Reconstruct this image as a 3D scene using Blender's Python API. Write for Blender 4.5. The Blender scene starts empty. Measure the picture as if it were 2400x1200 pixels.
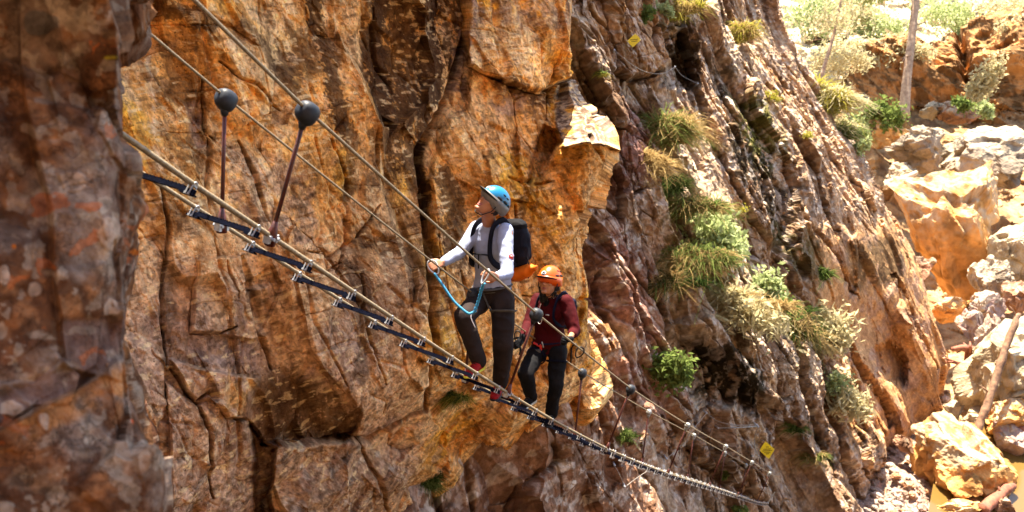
import bpy, bmesh, math, random
import numpy as np
from mathutils import Vector, Matrix
random.seed(7)
RES = 1.0
scene = bpy.context.scene
COL = scene.collection
R = math.radians
# ---------------------------------------------------------------- camera
PITCH, ROLL, FPX = R(13.0), R(10.0), 2200.0
cam_d = bpy.data.cameras.new('camera'); cam = bpy.data.objects.new('camera', cam_d); COL.objects.link(cam)
fwd = np.array([0, math.cos(PITCH), -math.sin(PITCH)])
up0 = np.array([0, math.sin(PITCH), math.cos(PITCH)]); rt0 = np.array([1.0, 0, 0])
# world up appears leaning to the right in the picture: the camera is rolled
CR = math.cos(ROLL)*rt0 + math.sin(ROLL)*up0*1.0
CU = -math.sin(ROLL)*rt0 + math.cos(ROLL)*up0
cam.matrix_world = Matrix(((CR[0], CU[0], -fwd[0], 0), (CR[1], CU[1], -fwd[1], 0), (CR[2], CU[2], -fwd[2], 0), (0, 0, 0, 1)))
cam_d.sensor_width = 36; cam_d.lens = 36*FPX/2400; cam_d.clip_end = 2000; cam_d.clip_start = 0.05
cam_d.dof.use_dof = True; cam_d.dof.focus_distance = 8.3; cam_d.dof.aperture_fstop = 2.8
scene.camera = cam
# ---------------------------------------------------------------- light
SUN = np.array([-0.22, 0.33, 1.2]); SUN = SUN/np.linalg.norm(SUN)
w = bpy.data.worlds.new('World'); scene.world = w; w.use_nodes = True
nt = w.node_tree; sky = nt.nodes.new('ShaderNodeTexSky'); sky.sky_type = 'NISHITA'; sky.sun_disc = False
sky.sun_elevation = math.asin(SUN[2]); sky.sun_rotation = math.atan2(SUN[0], SUN[1]) % (2*math.pi)
sky.air_density = 1.0; sky.dust_density = 2.5; sky.ozone_density = 0.6; sky.altitude = 1200
nt.links.new(sky.outputs[0], nt.nodes['Background'].inputs[0]); nt.nodes['Background'].inputs[1].default_value = 0.12
sd = bpy.data.lights.new('sun', 'SUN'); sd.energy = 5.0; sd.angle = R(0.5); sd.color = (1, 0.93, 0.82)
so = bpy.data.objects.new('sun', sd); COL.objects.link(so)
so.rotation_euler = Vector(SUN).to_track_quat('Z', 'Y').to_euler(); so.location = (0, 0, 30)
scene.view_settings.view_transform = 'Standard'; scene.view_settings.look = 'None'
scene.view_settings.gamma = 1; scene.view_settings.exposure = 2.5
scene.view_settings.use_curve_mapping = False
try:
    scene.view_settings.use_white_balance = True
    scene.view_settings.white_balance_temperature = 7000; scene.view_settings.white_balance_tint = 8
except Exception: pass
cy = scene.cycles; cy.use_denoising = True; cy.max_bounces = 8; cy.diffuse_bounces = 4; cy.transparent_max_bounces = 6
# ---------------------------------------------------------------- pixel + distance -> point in the place
def PW(px, py, d):
    px = np.asarray(px, float); py = np.asarray(py, float); d = np.asarray(d, float)
    a = (px-1200)/FPX*d; b = -(py-600)/FPX*d
    return a[..., None]*CR + b[..., None]*CU + d[..., None]*fwd
def PV(px, py, d): return Vector(PW(px, py, d))
def proj(P):
    P = np.asarray(P, float); d = P @ fwd
    return 1200+FPX*(P @ CR)/d, 600-FPX*(P @ CU)/d, d
# ---------------------------------------------------------------- numpy noise
_rs = np.random.RandomState(11)
PERM = _rs.permutation(256).astype(np.int32); PERM = np.concatenate([PERM, PERM, PERM])
RV = _rs.rand(256).astype(np.float32)
def vnoise(p, seed=0):
    p = p.astype(np.float32); i = np.floor(p).astype(np.int32); f = p-i; f = f*f*f*(f*(f*6-15)+10)
    x, y, z = (i[:, 0]+seed*17) & 255, (i[:, 1]+seed*31) & 255, i[:, 2] & 255
    x1, y1, z1 = (x+1) & 255, (y+1) & 255, (z+1) & 255
    def h(a, b, c): return RV[PERM[PERM[PERM[a]+b]+c]]
    fx, fy, fz = f[:, 0], f[:, 1], f[:, 2]
    a = h(x, y, z)*(1-fx)+h(x1, y, z)*fx; b = h(x, y1, z)*(1-fx)+h(x1, y1, z)*fx
    c = h(x, y, z1)*(1-fx)+h(x1, y, z1)*fx; d = h(x, y1, z1)*(1-fx)+h(x1, y1, z1)*fx
    return ((a*(1-fy)+b*fy)*(1-fz)+(c*(1-fy)+d*fy)*fz)*2-1
def fbm(p, oct=4, seed=0, gain=0.5, lac=2.03):
    r = 0; a = 1; t = 0
    for k in range(oct):
        r = r+a*vnoise(p*(lac**k)+k*7.3, seed+k); t += a; a *= gain
    return r/t
def ridged(p, oct=4, seed=0, gain=0.5):
    r = 0; a = 1; t = 0
    for k in range(oct):
        r = r+a*(1-2*np.abs(vnoise(p*(2.03**k)+k*3.1, seed+k))); t += a; a *= gain
    return r/t
HT = _rs.rand(4096, 8).astype(np.float32)
def _hid(x, y, z, seed):
    v = (x*np.int32(1836311)) ^ (y*np.int32(2971215)) ^ (z*np.int32(4807527)) ^ np.int32(seed*265443)
    return ((v ^ (v >> 9))*np.int32(2053)+(v >> 5)) & 4095
def cells(p, seed=0, soft=.22):
    """nearest Voronoi cell: tilted-plane height of that cell (chamfered into its neighbour), F2-F1, random value of the cell"""
    p = p.astype(np.float32); i = np.floor(p).astype(np.int32); fr = p-i
    n = len(p); f1 = np.full(n, 9e9, np.float32); f2 = f1.copy(); h1 = np.zeros(n, np.float32); h2 = h1.copy(); idb = np.zeros(n, np.int32)
    for dx in (-1, 0, 1):
        for dy in (-1, 0, 1):
            for dz in (-1, 0, 1):
                h = _hid(i[:, 0]+dx, i[:, 1]+dy, i[:, 2]+dz, seed)
                ox = HT[h, 0]+(dx-fr[:, 0]); oy = HT[h, 1]+(dy-fr[:, 1]); oz = HT[h, 2]+(dz-fr[:, 2])
                d = ox*ox+oy*oy+oz*oz
                g = (HT[h, 3]-.5)-((HT[h, 4]-.5)*ox+(HT[h, 5]-.5)*oy+(HT[h, 6]-.5)*oz)*1.6
                m = d < f1; m2 = d < f2
                h2 = np.where(m, h1, np.where(m2, g, h2)); f2 = np.where(m, f1, np.where(m2, d, f2))
                h1 = np.where(m, g, h1); f1 = np.where(m, d, f1); idb = np.where(m, h, idb)
    e = np.sqrt(f2)-np.sqrt(f1); t = np.clip(e/soft, 0, 1); hg = h1*(.5+.5*t)+h2*(.5-.5*t)
    return hg.astype(np.float64), e.astype(np.float64), HT[idb, 7].astype(np.float64)
def joints(p, w, seed):
    v = vnoise(p, seed)+.14*vnoise(p*2.3+9, seed+1); g = vnoise(p*.7+40, seed+5)
    return np.exp(-(v/w)**2)*np.clip((g+.25)*2.2, 0, 1)
def sstep(a, b, x):
    t = np.clip((x-a)/(b-a), 0, 1); return t*t*(3-2*t)
def tps(ctrl):
    c = np.array(ctrl, float); X = c[:, :2]/1000; n = len(c)
    r = np.linalg.norm(X[:, None]-X[None], axis=2); K = np.where(r > 0, r*r*np.log(r+1e-12), 0)+np.eye(n)*1e-3
    A = np.zeros((n+3, n+3)); A[:n, :n] = K; A[:n, n] = 1; A[:n, n+1:] = X; A[n, :n] = 1; A[n+1:, :n] = X.T
    s = np.linalg.solve(A, np.concatenate([np.log(c[:, 2]), [0, 0, 0]]))
    def f(px, py):
        x = np.asarray(px, float).ravel()/1000; y = np.asarray(py, float).ravel()/1000
        o = s[n]+s[n+1]*x+s[n+2]*y
        for k in range(n):
            r2 = (x-X[k, 0])**2+(y-X[k, 1])**2; o += s[k]*0.5*r2*np.log(r2+1e-12)
        return np.exp(o).reshape(np.shape(px))
    return f
def interp_line(pts):
    a = np.array(pts, float); a = a[np.argsort(a[:, 1])]
    return lambda y: np.interp(y, a[:, 1], a[:, 0])
class Sheet:
    """A rock surface laid out over picture coordinates at its real distance, displaced along its own normal."""
    def __init__(s, name, lx, sx, y0, y1, nx, ny, depth, fold=4.0, nf=60, roll=60, rollk=1.0, foldx=-0.35, tp=4):
        nx = int(nx*RES); ny = int(ny*RES)
        s.name = name; ys = np.linspace(y0, y1, ny)
        L = lx(ys); S = sx(ys); t = np.linspace(0, 1, nx)
        Sm = S.mean(); px = L[:, None]+(Sm-L)[:, None]*t[None]+(S-Sm)[:, None]*(t[None]**tp); py = np.repeat(ys[:, None], nx, 1)
        d = depth(px, py)
        q = np.clip(1-(S[:, None]-px)/roll, 0, 1); d = d+rollk*(1-np.sqrt(1-q*q*0.98))
        P = PW(px, py, d)
        if nf:
            k = (np.linspace(0, 1, nf+1)[1:]**1.6)*fold
            back = fwd+foldx*CR; e = P[:, -1:, :]+k[None, :, None]*back[None, None]
            P = np.concatenate([P, e], 1)
            px = np.concatenate([px, px[:, -1:]+np.linspace(0, 1, nf+1)[1:][None]*40], 1)
            py = np.concatenate([py, np.repeat(py[:, -1:], nf, 1)], 1)
        s.ny, s.nx = P.shape[:2]; s.nvis = nx
        s.P = P; s.px = px.ravel(); s.py = py.ravel(); s.N = s.normals(P)
        s.disp = np.zeros(s.nx*s.ny); s.Q = P.reshape(-1, 3).copy()
        s.C = np.stack([s.Q @ CR, s.Q @ CU, s.Q @ fwd], 1)   # same points in rotated axes
        s.front = np.zeros(s.nx*s.ny)  # extra push toward the viewer side (metres)
        s.wx = fbm(s.C*np.array([1.1, 1.1, .6]), 3, 91); s.wy = fbm(s.C*np.array([1.1, 1.1, .6])+50, 3, 92)
        s.fx = fbm(s.C*6, 2, 93); s.fy = fbm(s.C*6+20, 2, 94)
        s.warp = 9.0
    def normals(s, P):
        du = np.gradient(P, axis=1); dv = np.gradient(P, axis=0)
        n = np.cross(dv, du); n /= np.linalg.norm(n, axis=2, keepdims=True)+1e-12
        return n  # points toward the camera side
    def xy(s, warp=None):
        w_ = s.warp if warp is None else warp
        return s.px+w_*(s.wx*1.3+s.fx*.45), s.py+w_*(s.wy*1.3+s.fy*.45)
    def dist(s, pts, maxd, warp=None):
        X, Y = s.xy(warp); out = np.full(len(X), 1e6); par = np.zeros(len(X)); pts = np.array(pts, float)[:, :2]
        L = 0
        for a, b in zip(pts[:-1], pts[1:]):
            lo = np.minimum(a, b)-maxd; hi = np.maximum(a, b)+maxd
            m = np.where((X > lo[0]) & (X < hi[0]) & (Y > lo[1]) & (Y < hi[1]))[0]
            ab = b-a; l = np.linalg.norm(ab)
            if len(m):
                tx = ((X[m]-a[0])*ab[0]+(Y[m]-a[1])*ab[1])/(l*l); t = np.clip(tx, 0, 1)
                dd = np.hypot(X[m]-a[0]-t*ab[0], Y[m]-a[1]-t*ab[1])
                k = dd < out[m]; out[m[k]] = dd[k]; par[m[k]] = L+t[k]*l
            L += l
        return out, par/max(L, 1e-9)
    def stroke(s, pts, wd, warp=None, taper=True):
        d, t = s.dist(pts, wd*3, warp); ww = wd*(0.35+0.65*np.sin(np.clip(t, 0.02, .98)*math.pi)) if taper else wd
        return np.exp(-(d/ww)**2)
    def poly(s, pts, soft=6, warp=None):
        """soft inside mask of a polygon"""
        X, Y = s.xy(warp); p = np.array(pts, float); lo = p.min(0)-soft*2; hi = p.max(0)+soft*2
        m = np.where((X > lo[0]) & (X < hi[0]) & (Y > lo[1]) & (Y < hi[1]))[0]
        out = np.zeros(len(X)); x = X[m]; y = Y[m]; ins = np.zeros(len(m), bool); dm = np.full(len(m), 1e6)
        for k in range(len(p)):
            a = p[k]; b = p[(k+1) % len(p)]
            c = (a[1] > y) != (b[1] > y)
            with np.errstate(divide='ignore', invalid='ignore'):
                xi = (b[0]-a[0])*(y-a[1])/(b[1]-a[1]+1e-9)+a[0]
            ins ^= c & (x < xi)
            ab = b-a; t = np.clip(((x-a[0])*ab[0]+(y-a[1])*ab[1])/(ab@ab+1e-9), 0, 1)
            dm = np.minimum(dm, np.hypot(x-a[0]-t*ab[0], y-a[1]-t*ab[1]))
        sd_ = np.where(ins, dm, -dm); out[m] = sstep(-soft, soft, sd_); return out
    def crack(s, pts, wd, dep, warp=None):
        s.disp -= dep*s.stroke(pts, wd, warp)
    def finish(s, color, mat, smooth=False):
        ray = s.Q/np.linalg.norm(s.Q, axis=1, keepdims=True); N = s.N.reshape(-1, 3)
        vis = (np.arange(s.nx) < s.nvis)[None].repeat(s.ny, 0).ravel()[:, None]
        D = N*.42-ray*.72*vis; D /= np.linalg.norm(D, axis=1, keepdims=True)+1e-9   # a compromise between the face's normal and its outward side
        Pd = s.Q+D*s.disp[:, None]
        Pd = Pd-ray*s.front[:, None]
        s.V = Pd
        ny, nx = s.ny, s.nx
        idx = np.arange(ny*nx).reshape(ny, nx)
        f = np.stack([idx[:-1, :-1], idx[1:, :-1], idx[1:, 1:], idx[:-1, 1:]], 2).reshape(-1, 4)
        o = np_mesh(s.name, Pd, f, mat, smooth)
        a = o.data.color_attributes.new('tint', 'FLOAT_COLOR', 'POINT')
        c4 = np.ones((len(Pd), 4), np.float32); c4[:, :3] = np.clip(color, 0.005, 1); a.data.foreach_set('color', c4.ravel())
        s.ppx, s.ppy, s.pd = proj(Pd)
        o['kind'] = 'structure'
        return o
    def at(s, px, py):
        """nearest visible surface point at a picture position, with its normal"""
        m = np.where((np.abs(s.ppx-px) < 8) & (np.abs(s.ppy-py) < 8))[0]
        if len(m) == 0: m = np.array([np.argmin((s.ppx-px)**2+(s.ppy-py)**2)])
        k = m[np.argmin(s.pd[m])]
        return s.V[k], s.N.reshape(-1, 3)[k]
def np_mesh(name, V, F, mat, smooth=False, parent=None):
    me = bpy.data.meshes.new(name); V = np.asarray(V, np.float32); F = np.asarray(F, np.int32); k = F.shape[1]
    me.vertices.add(len(V)); me.vertices.foreach_set('co', V.ravel())
    me.loops.add(F.size); me.loops.foreach_set('vertex_index', F.ravel())
    me.polygons.add(len(F)); me.polygons.foreach_set('loop_start', np.arange(0, F.size, k, dtype=np.int32))
    try: me.polygons.foreach_set('loop_total', np.full(len(F), k, np.int32))
    except Exception: pass
    me.update(calc_edges=True); me.validate()
    me.polygons.foreach_set('use_smooth', np.full(len(me.polygons), smooth))
    if mat: me.materials.append(mat)
    o = bpy.data.objects.new(name, me); COL.objects.link(o)
    if parent: o.parent = parent
    return o
# ---------------------------------------------------------------- materials
def nodemat(name, col=(.5, .5, .5), rough=.6, metal=0.0, spec=.5):
    m = bpy.data.materials.new(name); m.use_nodes = True; b = m.node_tree.nodes['Principled BSDF']
    b.inputs['Base Color'].default_value = (*col, 1); b.inputs['Roughness'].default_value = rough
    b.inputs['Metallic'].default_value = metal; b.inputs['Specular IOR Level'].default_value = spec
    return m, m.node_tree, b
def mat_noise(name, c1, c2, scale, rough=.6, metal=0, bump=.0, bscale=None, detail=6, spec=.5, lo=.35, hi=.65):
    m, t, b = nodemat(name, c1, rough, metal, spec); n = t.nodes; l = t.links
    tc = n.new('ShaderNodeTexCoord'); nz = n.new('ShaderNodeTexNoise'); nz.inputs['Scale'].default_value = scale; nz.inputs['Detail'].default_value = detail
    rp = n.new('ShaderNodeValToRGB'); rp.color_ramp.elements[0].color = (*c1, 1); rp.color_ramp.elements[1].color = (*c2, 1)
    rp.color_ramp.elements[0].position = lo; rp.color_ramp.elements[1].position = hi
    l.new(tc.outputs['Object'], nz.inputs['Vector']); l.new(nz.outputs['Fac'], rp.inputs[0]); l.new(rp.outputs[0], b.inputs['Base Color'])
    if bump:
        nb = n.new('ShaderNodeTexNoise'); nb.inputs['Scale'].default_value = bscale or scale*3; nb.inputs['Detail'].default_value = 5
        bp = n.new('ShaderNodeBump'); bp.inputs['Strength'].default_value = bump; bp.inputs['Distance'].default_value = .01
        l.new(tc.outputs['Object'], nb.inputs['Vector']); l.new(nb.outputs['Fac'], bp.inputs['Height']); l.new(bp.outputs[0], b.inputs['Normal'])
    return m
def rock_mat(name, fine=18.0, bump=.6, dist=.03, var=.45, rough=1.0, speck=.25, spec=.06, crack=1.0, ck=(2.2, 7.0), stretch=(1, 1, .4), rotv=(0, 0, 0)):
    """painted vertex tint (mineral colours, stains, some painted light and shade) broken up by procedural noise, with rough bump"""
    m, t, b = nodemat(name, (.4, .2, .1), rough, 0, spec); n = t.nodes; l = t.links
    at = n.new('ShaderNodeAttribute'); at.attribute_name = 'tint'; tc = n.new('ShaderNodeTexCoord')
    def noise(sc, det, rg=.6):
        z = n.new('ShaderNodeTexNoise'); z.inputs['Scale'].default_value = sc; z.inputs['Detail'].default_value = det
        z.inputs['Roughness'].default_value = rg; l.new(tc.outputs['Object'], z.inputs['Vector']); return z
    z1 = noise(fine, 8, .7); z2 = noise(fine*.22, 6, .65); z3 = noise(fine*4, 3)
    mr = n.new('ShaderNodeMapRange'); mr.inputs['From Min'].default_value = .3; mr.inputs['From Max'].default_value = .7
    mr.inputs['To Min'].default_value = 1-var; mr.inputs['To Max'].default_value = 1+var
    ad = n.new('ShaderNodeMath'); ad.operation = 'ADD'; l.new(z1.outputs['Fac'], ad.inputs[0]); l.new(z2.outputs['Fac'], ad.inputs[1])
    hf = n.new('ShaderNodeMath'); hf.operation = 'MULTIPLY'; hf.inputs[1].default_value = .5; l.new(ad.outputs[0], hf.inputs[0]); l.new(hf.outputs[0], mr.inputs['Value'])
    mx = n.new('ShaderNodeMix'); mx.data_type = 'RGBA'; mx.blend_type = 'MULTIPLY'; mx.inputs[0].default_value = 1
    l.new(at.outputs['Color'], mx.inputs[6])
    cb = n.new('ShaderNodeCombineColor'); l.new(mr.outputs[0], cb.inputs[0]); 
    pw = n.new('ShaderNodeMath'); pw.operation = 'POWER'; pw.inputs[1].default_value = 1.15; l.new(mr.outputs[0], pw.inputs[0]); l.new(pw.outputs[0], cb.inputs[1]); l.new(pw.outputs[0], cb.inputs[2])
    l.new(cb.outputs[0], mx.inputs[7])
    # dark mineral specks
    sp = n.new('ShaderNodeMapRange'); sp.inputs['From Min'].default_value = .60; sp.inputs['From Max'].default_value = .70; l.new(z3.outputs['Fac'], sp.inputs['Value'])
    sm = n.new('ShaderNodeMath'); sm.operation = 'MULTIPLY'; sm.inputs[1].default_value = speck*2; l.new(sp.outputs[0], sm.inputs[0])
    m2 = n.new('ShaderNodeMix'); m2.data_type = 'RGBA'; l.new(sm.outputs[0], m2.inputs[0]); l.new(mx.outputs[2], m2.inputs[6]); m2.inputs[7].default_value = (.07, .035, .02, 1)
    # fine joints: wandering fracture lines, open only in places
    mp = n.new('ShaderNodeMapping'); mp.inputs['Rotation'].default_value = rotv; mp.inputs['Scale'].default_value = stretch
    dz = noise(ck[0]*1.0, 6); vm = n.new('ShaderNodeVectorMath'); vm.operation = 'MULTIPLY_ADD'; vm.inputs[1].default_value = (.9, .9, .9)
    l.new(dz.outputs['Color'], vm.inputs[0]); l.new(tc.outputs['Object'], vm.inputs[2]); l.new(vm.outputs[0], mp.inputs[0])
    lines = []
    for sc_, wd_ in zip(ck, (.030, .045)):
        vo = n.new('ShaderNodeTexVoronoi'); vo.feature = 'DISTANCE_TO_EDGE'; vo.inputs['Scale'].default_value = sc_; l.new(mp.outputs[0], vo.inputs['Vector'])
        r_ = n.new('ShaderNodeMapRange'); r_.inputs['From Min'].default_value = 0; r_.inputs['From Max'].default_value = wd_; r_.inputs['To Min'].default_value = 1; r_.inputs['To Max'].default_value = 0; l.new(vo.outputs['Distance'], r_.inputs['Value'])
        g_ = noise(sc_*.6, 3); g2 = n.new('ShaderNodeMapRange'); g2.inputs['From Min'].default_value = .46; g2.inputs['From Max'].default_value = .60; l.new(g_.outputs['Fac'], g2.inputs['Value'])
        m_ = n.new('ShaderNodeMath'); m_.operation = 'MULTIPLY'; l.new(r_.outputs[0], m_.inputs[0]); l.new(g2.outputs[0], m_.inputs[1]); lines.append(m_)
    mx_ = n.new('ShaderNodeMath'); mx_.operation = 'MAXIMUM'; l.new(lines[0].outputs[0], mx_.inputs[0]); l.new(lines[1].outputs[0], mx_.inputs[1])
    cf = n.new('ShaderNodeMath'); cf.operation = 'MULTIPLY'; cf.inputs[1].default_value = .75*crack; l.new(mx_.outputs[0], cf.inputs[0])
    m3 = n.new('ShaderNodeMix'); m3.data_type = 'RGBA'; l.new(cf.outputs[0], m3.inputs[0]); l.new(m2.outputs[2], m3.inputs[6]); m3.inputs[7].default_value = (.05, .025, .013, 1)
    l.new(m3.outputs[2], b.inputs['Base Color'])
    hb = n.new('ShaderNodeMath'); hb.operation = 'ADD'; l.new(hf.outputs[0], hb.inputs[0])
    h3 = n.new('ShaderNodeMath'); h3.operation = 'MULTIPLY'; h3.inputs[1].default_value = .25; l.new(z3.outputs['Fac'], h3.inputs[0]); l.new(h3.outputs[0], hb.inputs[1])
    bp = n.new('ShaderNodeBump'); bp.inputs['Strength'].default_value = bump; bp.inputs['Distance'].default_value = dist
    hc_ = n.new('ShaderNodeMath'); hc_.operation = 'SUBTRACT'; l.new(hb.outputs[0], hc_.inputs[0]); l.new(cf.outputs[0], hc_.inputs[1])
    l.new(hc_.outputs[0], bp.inputs['Height']); l.new(bp.outputs[0], b.inputs['Normal'])
    return m
def mixc(a, b, m): return a*(1-m[:, None])+np.asarray(b)[None]*m[:, None] if np.ndim(b) == 1 else a*(1-m[:, None])+b*m[:, None]
ORANGE = (.74, .355, .10); TAN = (.82, .50, .225); BROWN = (.27, .115, .035); VARN = (.055, .026, .013)
PURP = (.27, .165, .125); MAROON = (.27, .115, .085); PALE = (.62, .50, .42); OCHRE = (.72, .36, .055); MOSS = (.085, .085, .018)
# ================================================================ THE SETTING: rock
def rot2(C, ang, sx=1.0, sy=1.0, sz=1.0):
    """coordinates rotated in the face of the rock: first axis runs along the direction ang (degrees, picture sense, y down)"""
    a = R(ang); u = C[:, 0]*math.cos(a)-C[:, 1]*math.sin(a); v = C[:, 0]*math.sin(a)+C[:, 1]*math.cos(a)
    return np.stack([u*sx, v*sy, C[:, 2]*sz], 1)
# ---- near rock, out of focus at the left
near = Sheet('near_rock', lambda y: -620+0*y, interp_line([(500, -420), (440, -220), (256, -90), (226, 0), (256, 120), (276, 250), (284, 400), (296, 480), (302, 560), (304, 640), (312, 720), (314, 790), (330, 860), (344, 930), (352, 1010), (364, 1080), (376, 1140), (388, 1260), (400, 1500)]),
             -420, 1500, 420, 700, tps([(-600, -400, 2.0), (-600, 1400, 2.4), (0, 0, 2.5), (300, 0, 2.68), (0, 600, 2.5), (300, 600, 2.7), (350, 1200, 2.65), (0, 1200, 2.4), (400, -400, 2.25)]), fold=1.6, nf=70, roll=70, rollk=.16, foldx=-.5)
s = near; C = s.C; s.warp = 16
h, e, r = cells(rot2(C, 80, 1.6, 2.6, 1.5), 3); s.disp += h*.16
h2, e2, r2 = cells(C*7+fbm(C*5, 2, 5)[:, None]*.6, 4); s.disp += h2*.022
s.disp += fbm(C*9, 5, 8)*.022+ridged(C*5, 3, 12)*.012
lb = s.poly([(-600, -500), (60, -500), (62, 60), (68, 210), (80, 330), (112, 480), (125, 620), (150, 745), (154, 840), (80, 900), (-600, 960)], 5)
s.front -= .07*lb*(1-.8*s.poly([(-300, 500), (125, 560), (160, 850), (60, 930), (-300, 960)], 30))
s.front += .06*s.poly([(-600, 1030), (0, 1010), (190, 905), (300, 835), (500, 800), (600, 1600), (-600, 1600)], 5)
s.front += .03*s.poly([(70, 225), (150, 238), (210, 250), (420, 232), (420, 900), (150, 860), (120, 500)], 6)
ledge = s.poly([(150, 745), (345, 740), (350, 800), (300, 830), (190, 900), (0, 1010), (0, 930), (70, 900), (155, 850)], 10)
s.front -= .03*ledge
n1 = fbm(C*6, 5, 31); n2 = fbm(C*14, 4, 32); n3 = fbm(C*2.2, 3, 33)
col = mixc(np.tile((.17, .068, .032), (len(C), 1)), (.34, .15, .065), sstep(-.15, .3, n1))
col = mixc(col, (.085, .038, .022), sstep(.05, .35, n2+n3*.4+.25*sstep(300, 600, s.py))*.75)
col = mixc(col, (.36, .26, .20), sstep(.0, .35, -n1+n3*.6)*.6); col = mixc(col, (.46, .36, .27), sstep(.2, .28, fbm(C*20, 4, 35))*.55)
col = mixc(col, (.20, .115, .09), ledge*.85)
col = mixc(col, (.46, .18, .05), s.poly([(0, 1010), (190, 900), (350, 820), (372, 900), (280, 940), (120, 1010), (0, 1090)], 14)*sstep(-.3, .2, n2)*.8)
hc, ec, rc = cells(C*np.array([10, 10, .1])+np.stack([n2, n1, n1*0], 1)*.9, 41)      # lichen spots
col = mixc(col, (.36, .25, .17), sstep(.82, .9, rc)*sstep(.12, .3, ec)*.3)
hc, ec, rc = cells(C*np.array([24, 24, .1])+np.stack([n2, n1, n1*0], 1)*1.6, 42)
col = mixc(col, (.42, .30, .21), sstep(.74, .84, rc)*sstep(.1, .3, ec)*.55); col = mixc(col, (.48, .12, .03), sstep(.965, .975, rc)*.6)
for (x, y, a, b) in [(180, 430, 30, 30), (260, 550, 28, 40), (285, 715, 26, 26), (100, 60, 34, 30), (80, 680, 17, 17), (8, 640, 14, 28), (20, 960, 35, 20), (105, 985, 18, 22)]:
    dd = np.hypot((s.px-x)/a, (s.py-y)/b)+n2*.9
    cc = (.50, .35, .25) if y > 100 else (.14, .12, .11)
    col = mixc(col, cc, sstep(1.05, .85, dd)*.85); s.disp += .006*sstep(1.05, .9, dd)
for (x, y, cc) in [(314, 150, (.6, .45, .03)), (236, 136, (.5, .4, .05)), (32, 578, (.65, .16, .02)), (322, 590, (.65, .16, .02)), (333, 985, (.6, .1, .03))]:
    col = mixc(col, cc, sstep(1.1, .7, np.hypot((s.px-x)/8, (s.py-y)/8)+n2*.8))
col = col*.74*(1+.35*np.clip(fbm(C*34, 2, 36)*1.4, -.7, .9))[:, None]
rock_near = rock_mat('near_rock_surface', 24, .8, .018, .5, speck=.25, crack=.6, ck=(5, 14))
s.finish(col, rock_near, True); near_s = s

# ---- the main orange cliff
main_d = tps([(-300, 0, 6.2), (-300, 1100, 6.0), (310, 0, 8.2), (310, 600, 8.0), (380, 1150, 8.0), (620, 300, 9.2), (620, 900, 9.0), (650, 1200, 9.6), (900, 100, 10.6), (1000, 500, 11.3), (1000, 900, 11.2), (880, 1120, 11.6),
              (1150, 0, 12.2), (1340, 0, 13.2), (1200, 400, 12.0), (1400, 500, 12.6), (1380, 700, 12.6), (1250, 850, 12.6), (1440, 900, 14.5), (1300, 1100, 16.5), (1000, 1200, 14.5), (600, -700, 7.8), (1000, -700, 9.2), (1340, -700, 13.6), (-300, -700, 5.4)])
main = Sheet('cliff_face', lambda y: -300+0*y, interp_line([(1350, -2400), (1350, -700), (1346, -50), (1346, 60), (1340, 120), (1334, 178), (1340, 205), (1352, 250), (1374, 300), (1394, 333), (1394, 352), (1386, 420), (1384, 470), (1376, 530), (1368, 590), (1378, 640), (1386, 690), (1378, 730), (1384, 790), (1400, 850), (1390, 930), (1350, 1050), (1320, 1320)]),
             -640, 1320, 980, 1250, main_d, fold=5.5, nf=60, roll=55, rollk=.5, foldx=-.25)
s = main; C = s.C; s.warp = 8
# big joint blocks, steep and leaning; medium facets; fine broken relief
wz = fbm(C*.7, 3, 55)[:, None]*.2
h, e, r = cells(rot2(C, 76, .42, 1.0, .55)+wz, 21); s.disp += h*.50
h2, e2, r2 = cells(rot2(C, 72, 1.0, 2.6, 1.4)+wz*1.5, 22, .07); s.disp += h2*.13
h3, e3, r3 = cells(rot2(C, 60, 3.6, 7.5, 4)+wz*3+fbm(C*4, 3, 54)[:, None]*.5, 23, .08); k3 = sstep(-.2, .3, fbm(C*.9, 2, 56)); s.disp += h3*.028*(.2+k3)
h4, e4, r4 = cells(rot2(C, 40, 11, 19, 10)+wz*6, 24); s.disp += h4*.008*(.3+k3)
s.disp -= .05*np.exp(-(e2/.04)**2)*sstep(.05, .3, fbm(C*1.3, 2, 57))
s.disp += fbm(rot2(C, 78, 2.2, 8, 6), 5, 58)*.014+ridged(rot2(C, 65, 9, 22, 12), 3, 59)*.005+fbm(C*30, 2, 60)*.004+fbm(rot2(C, 75, 5, 10, 7), 6, 63, .64)*.024
s.disp -= .06*joints(rot2(C, 78, .35, 1.8, 1.0)+wz, .04, 401)+.014*joints(rot2(C, 66, 1.0, 4.5, 2.5)+wz, .07, 402)+.03*joints(rot2(C, -12, .8, 3.2, 2)+wz, .05, 403)
s.disp -= .005*joints(rot2(C, 60, 4, 13, 7)+wz*4, .10, 404)+.004*joints(rot2(C, -20, 5, 13, 7)+wz*4, .10, 405)
# traced relief
F = s.front
F += (.45+.4*sstep(1315, 1290, s.px))*s.poly([(1118, -200), (1350, -200), (1336, 178), (1285, 208), (1230, 198), (1180, 180), (1108, 146)], 6)
F += .30*s.poly([(1090, 260), (1110, 150), (1190, 190), (1210, 300), (1190, 430), (1080, 470), (1020, 560), (1010, 420), (1050, 280)], 9)
blk = s.poly([(1268, 402), (1322, 332), (1500, 350), (1470, 470), (1450, 620), (1450, 740), (1330, 720), (1250, 560)], 5, 3)*np.maximum(sstep(1190, 1385, s.px), sstep(430, 350, s.py))
F += blk*(.62-.42*np.clip((s.py-340)/330, 0, 1))
top = s.poly([(1326, 184), (1440, 184), (1500, 352), (1330, 344), (1322, 290)], 3, 4)
F += top*(.50-1.15*np.clip((338-s.py)/150, 0, 1))          # the ledge on top of the block runs back from its front edge
F -= .65*s.poly([(1290, 285), (1318, 296), (1322, 330), (1275, 415), (1236, 430), (1250, 372)], 6)
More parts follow.
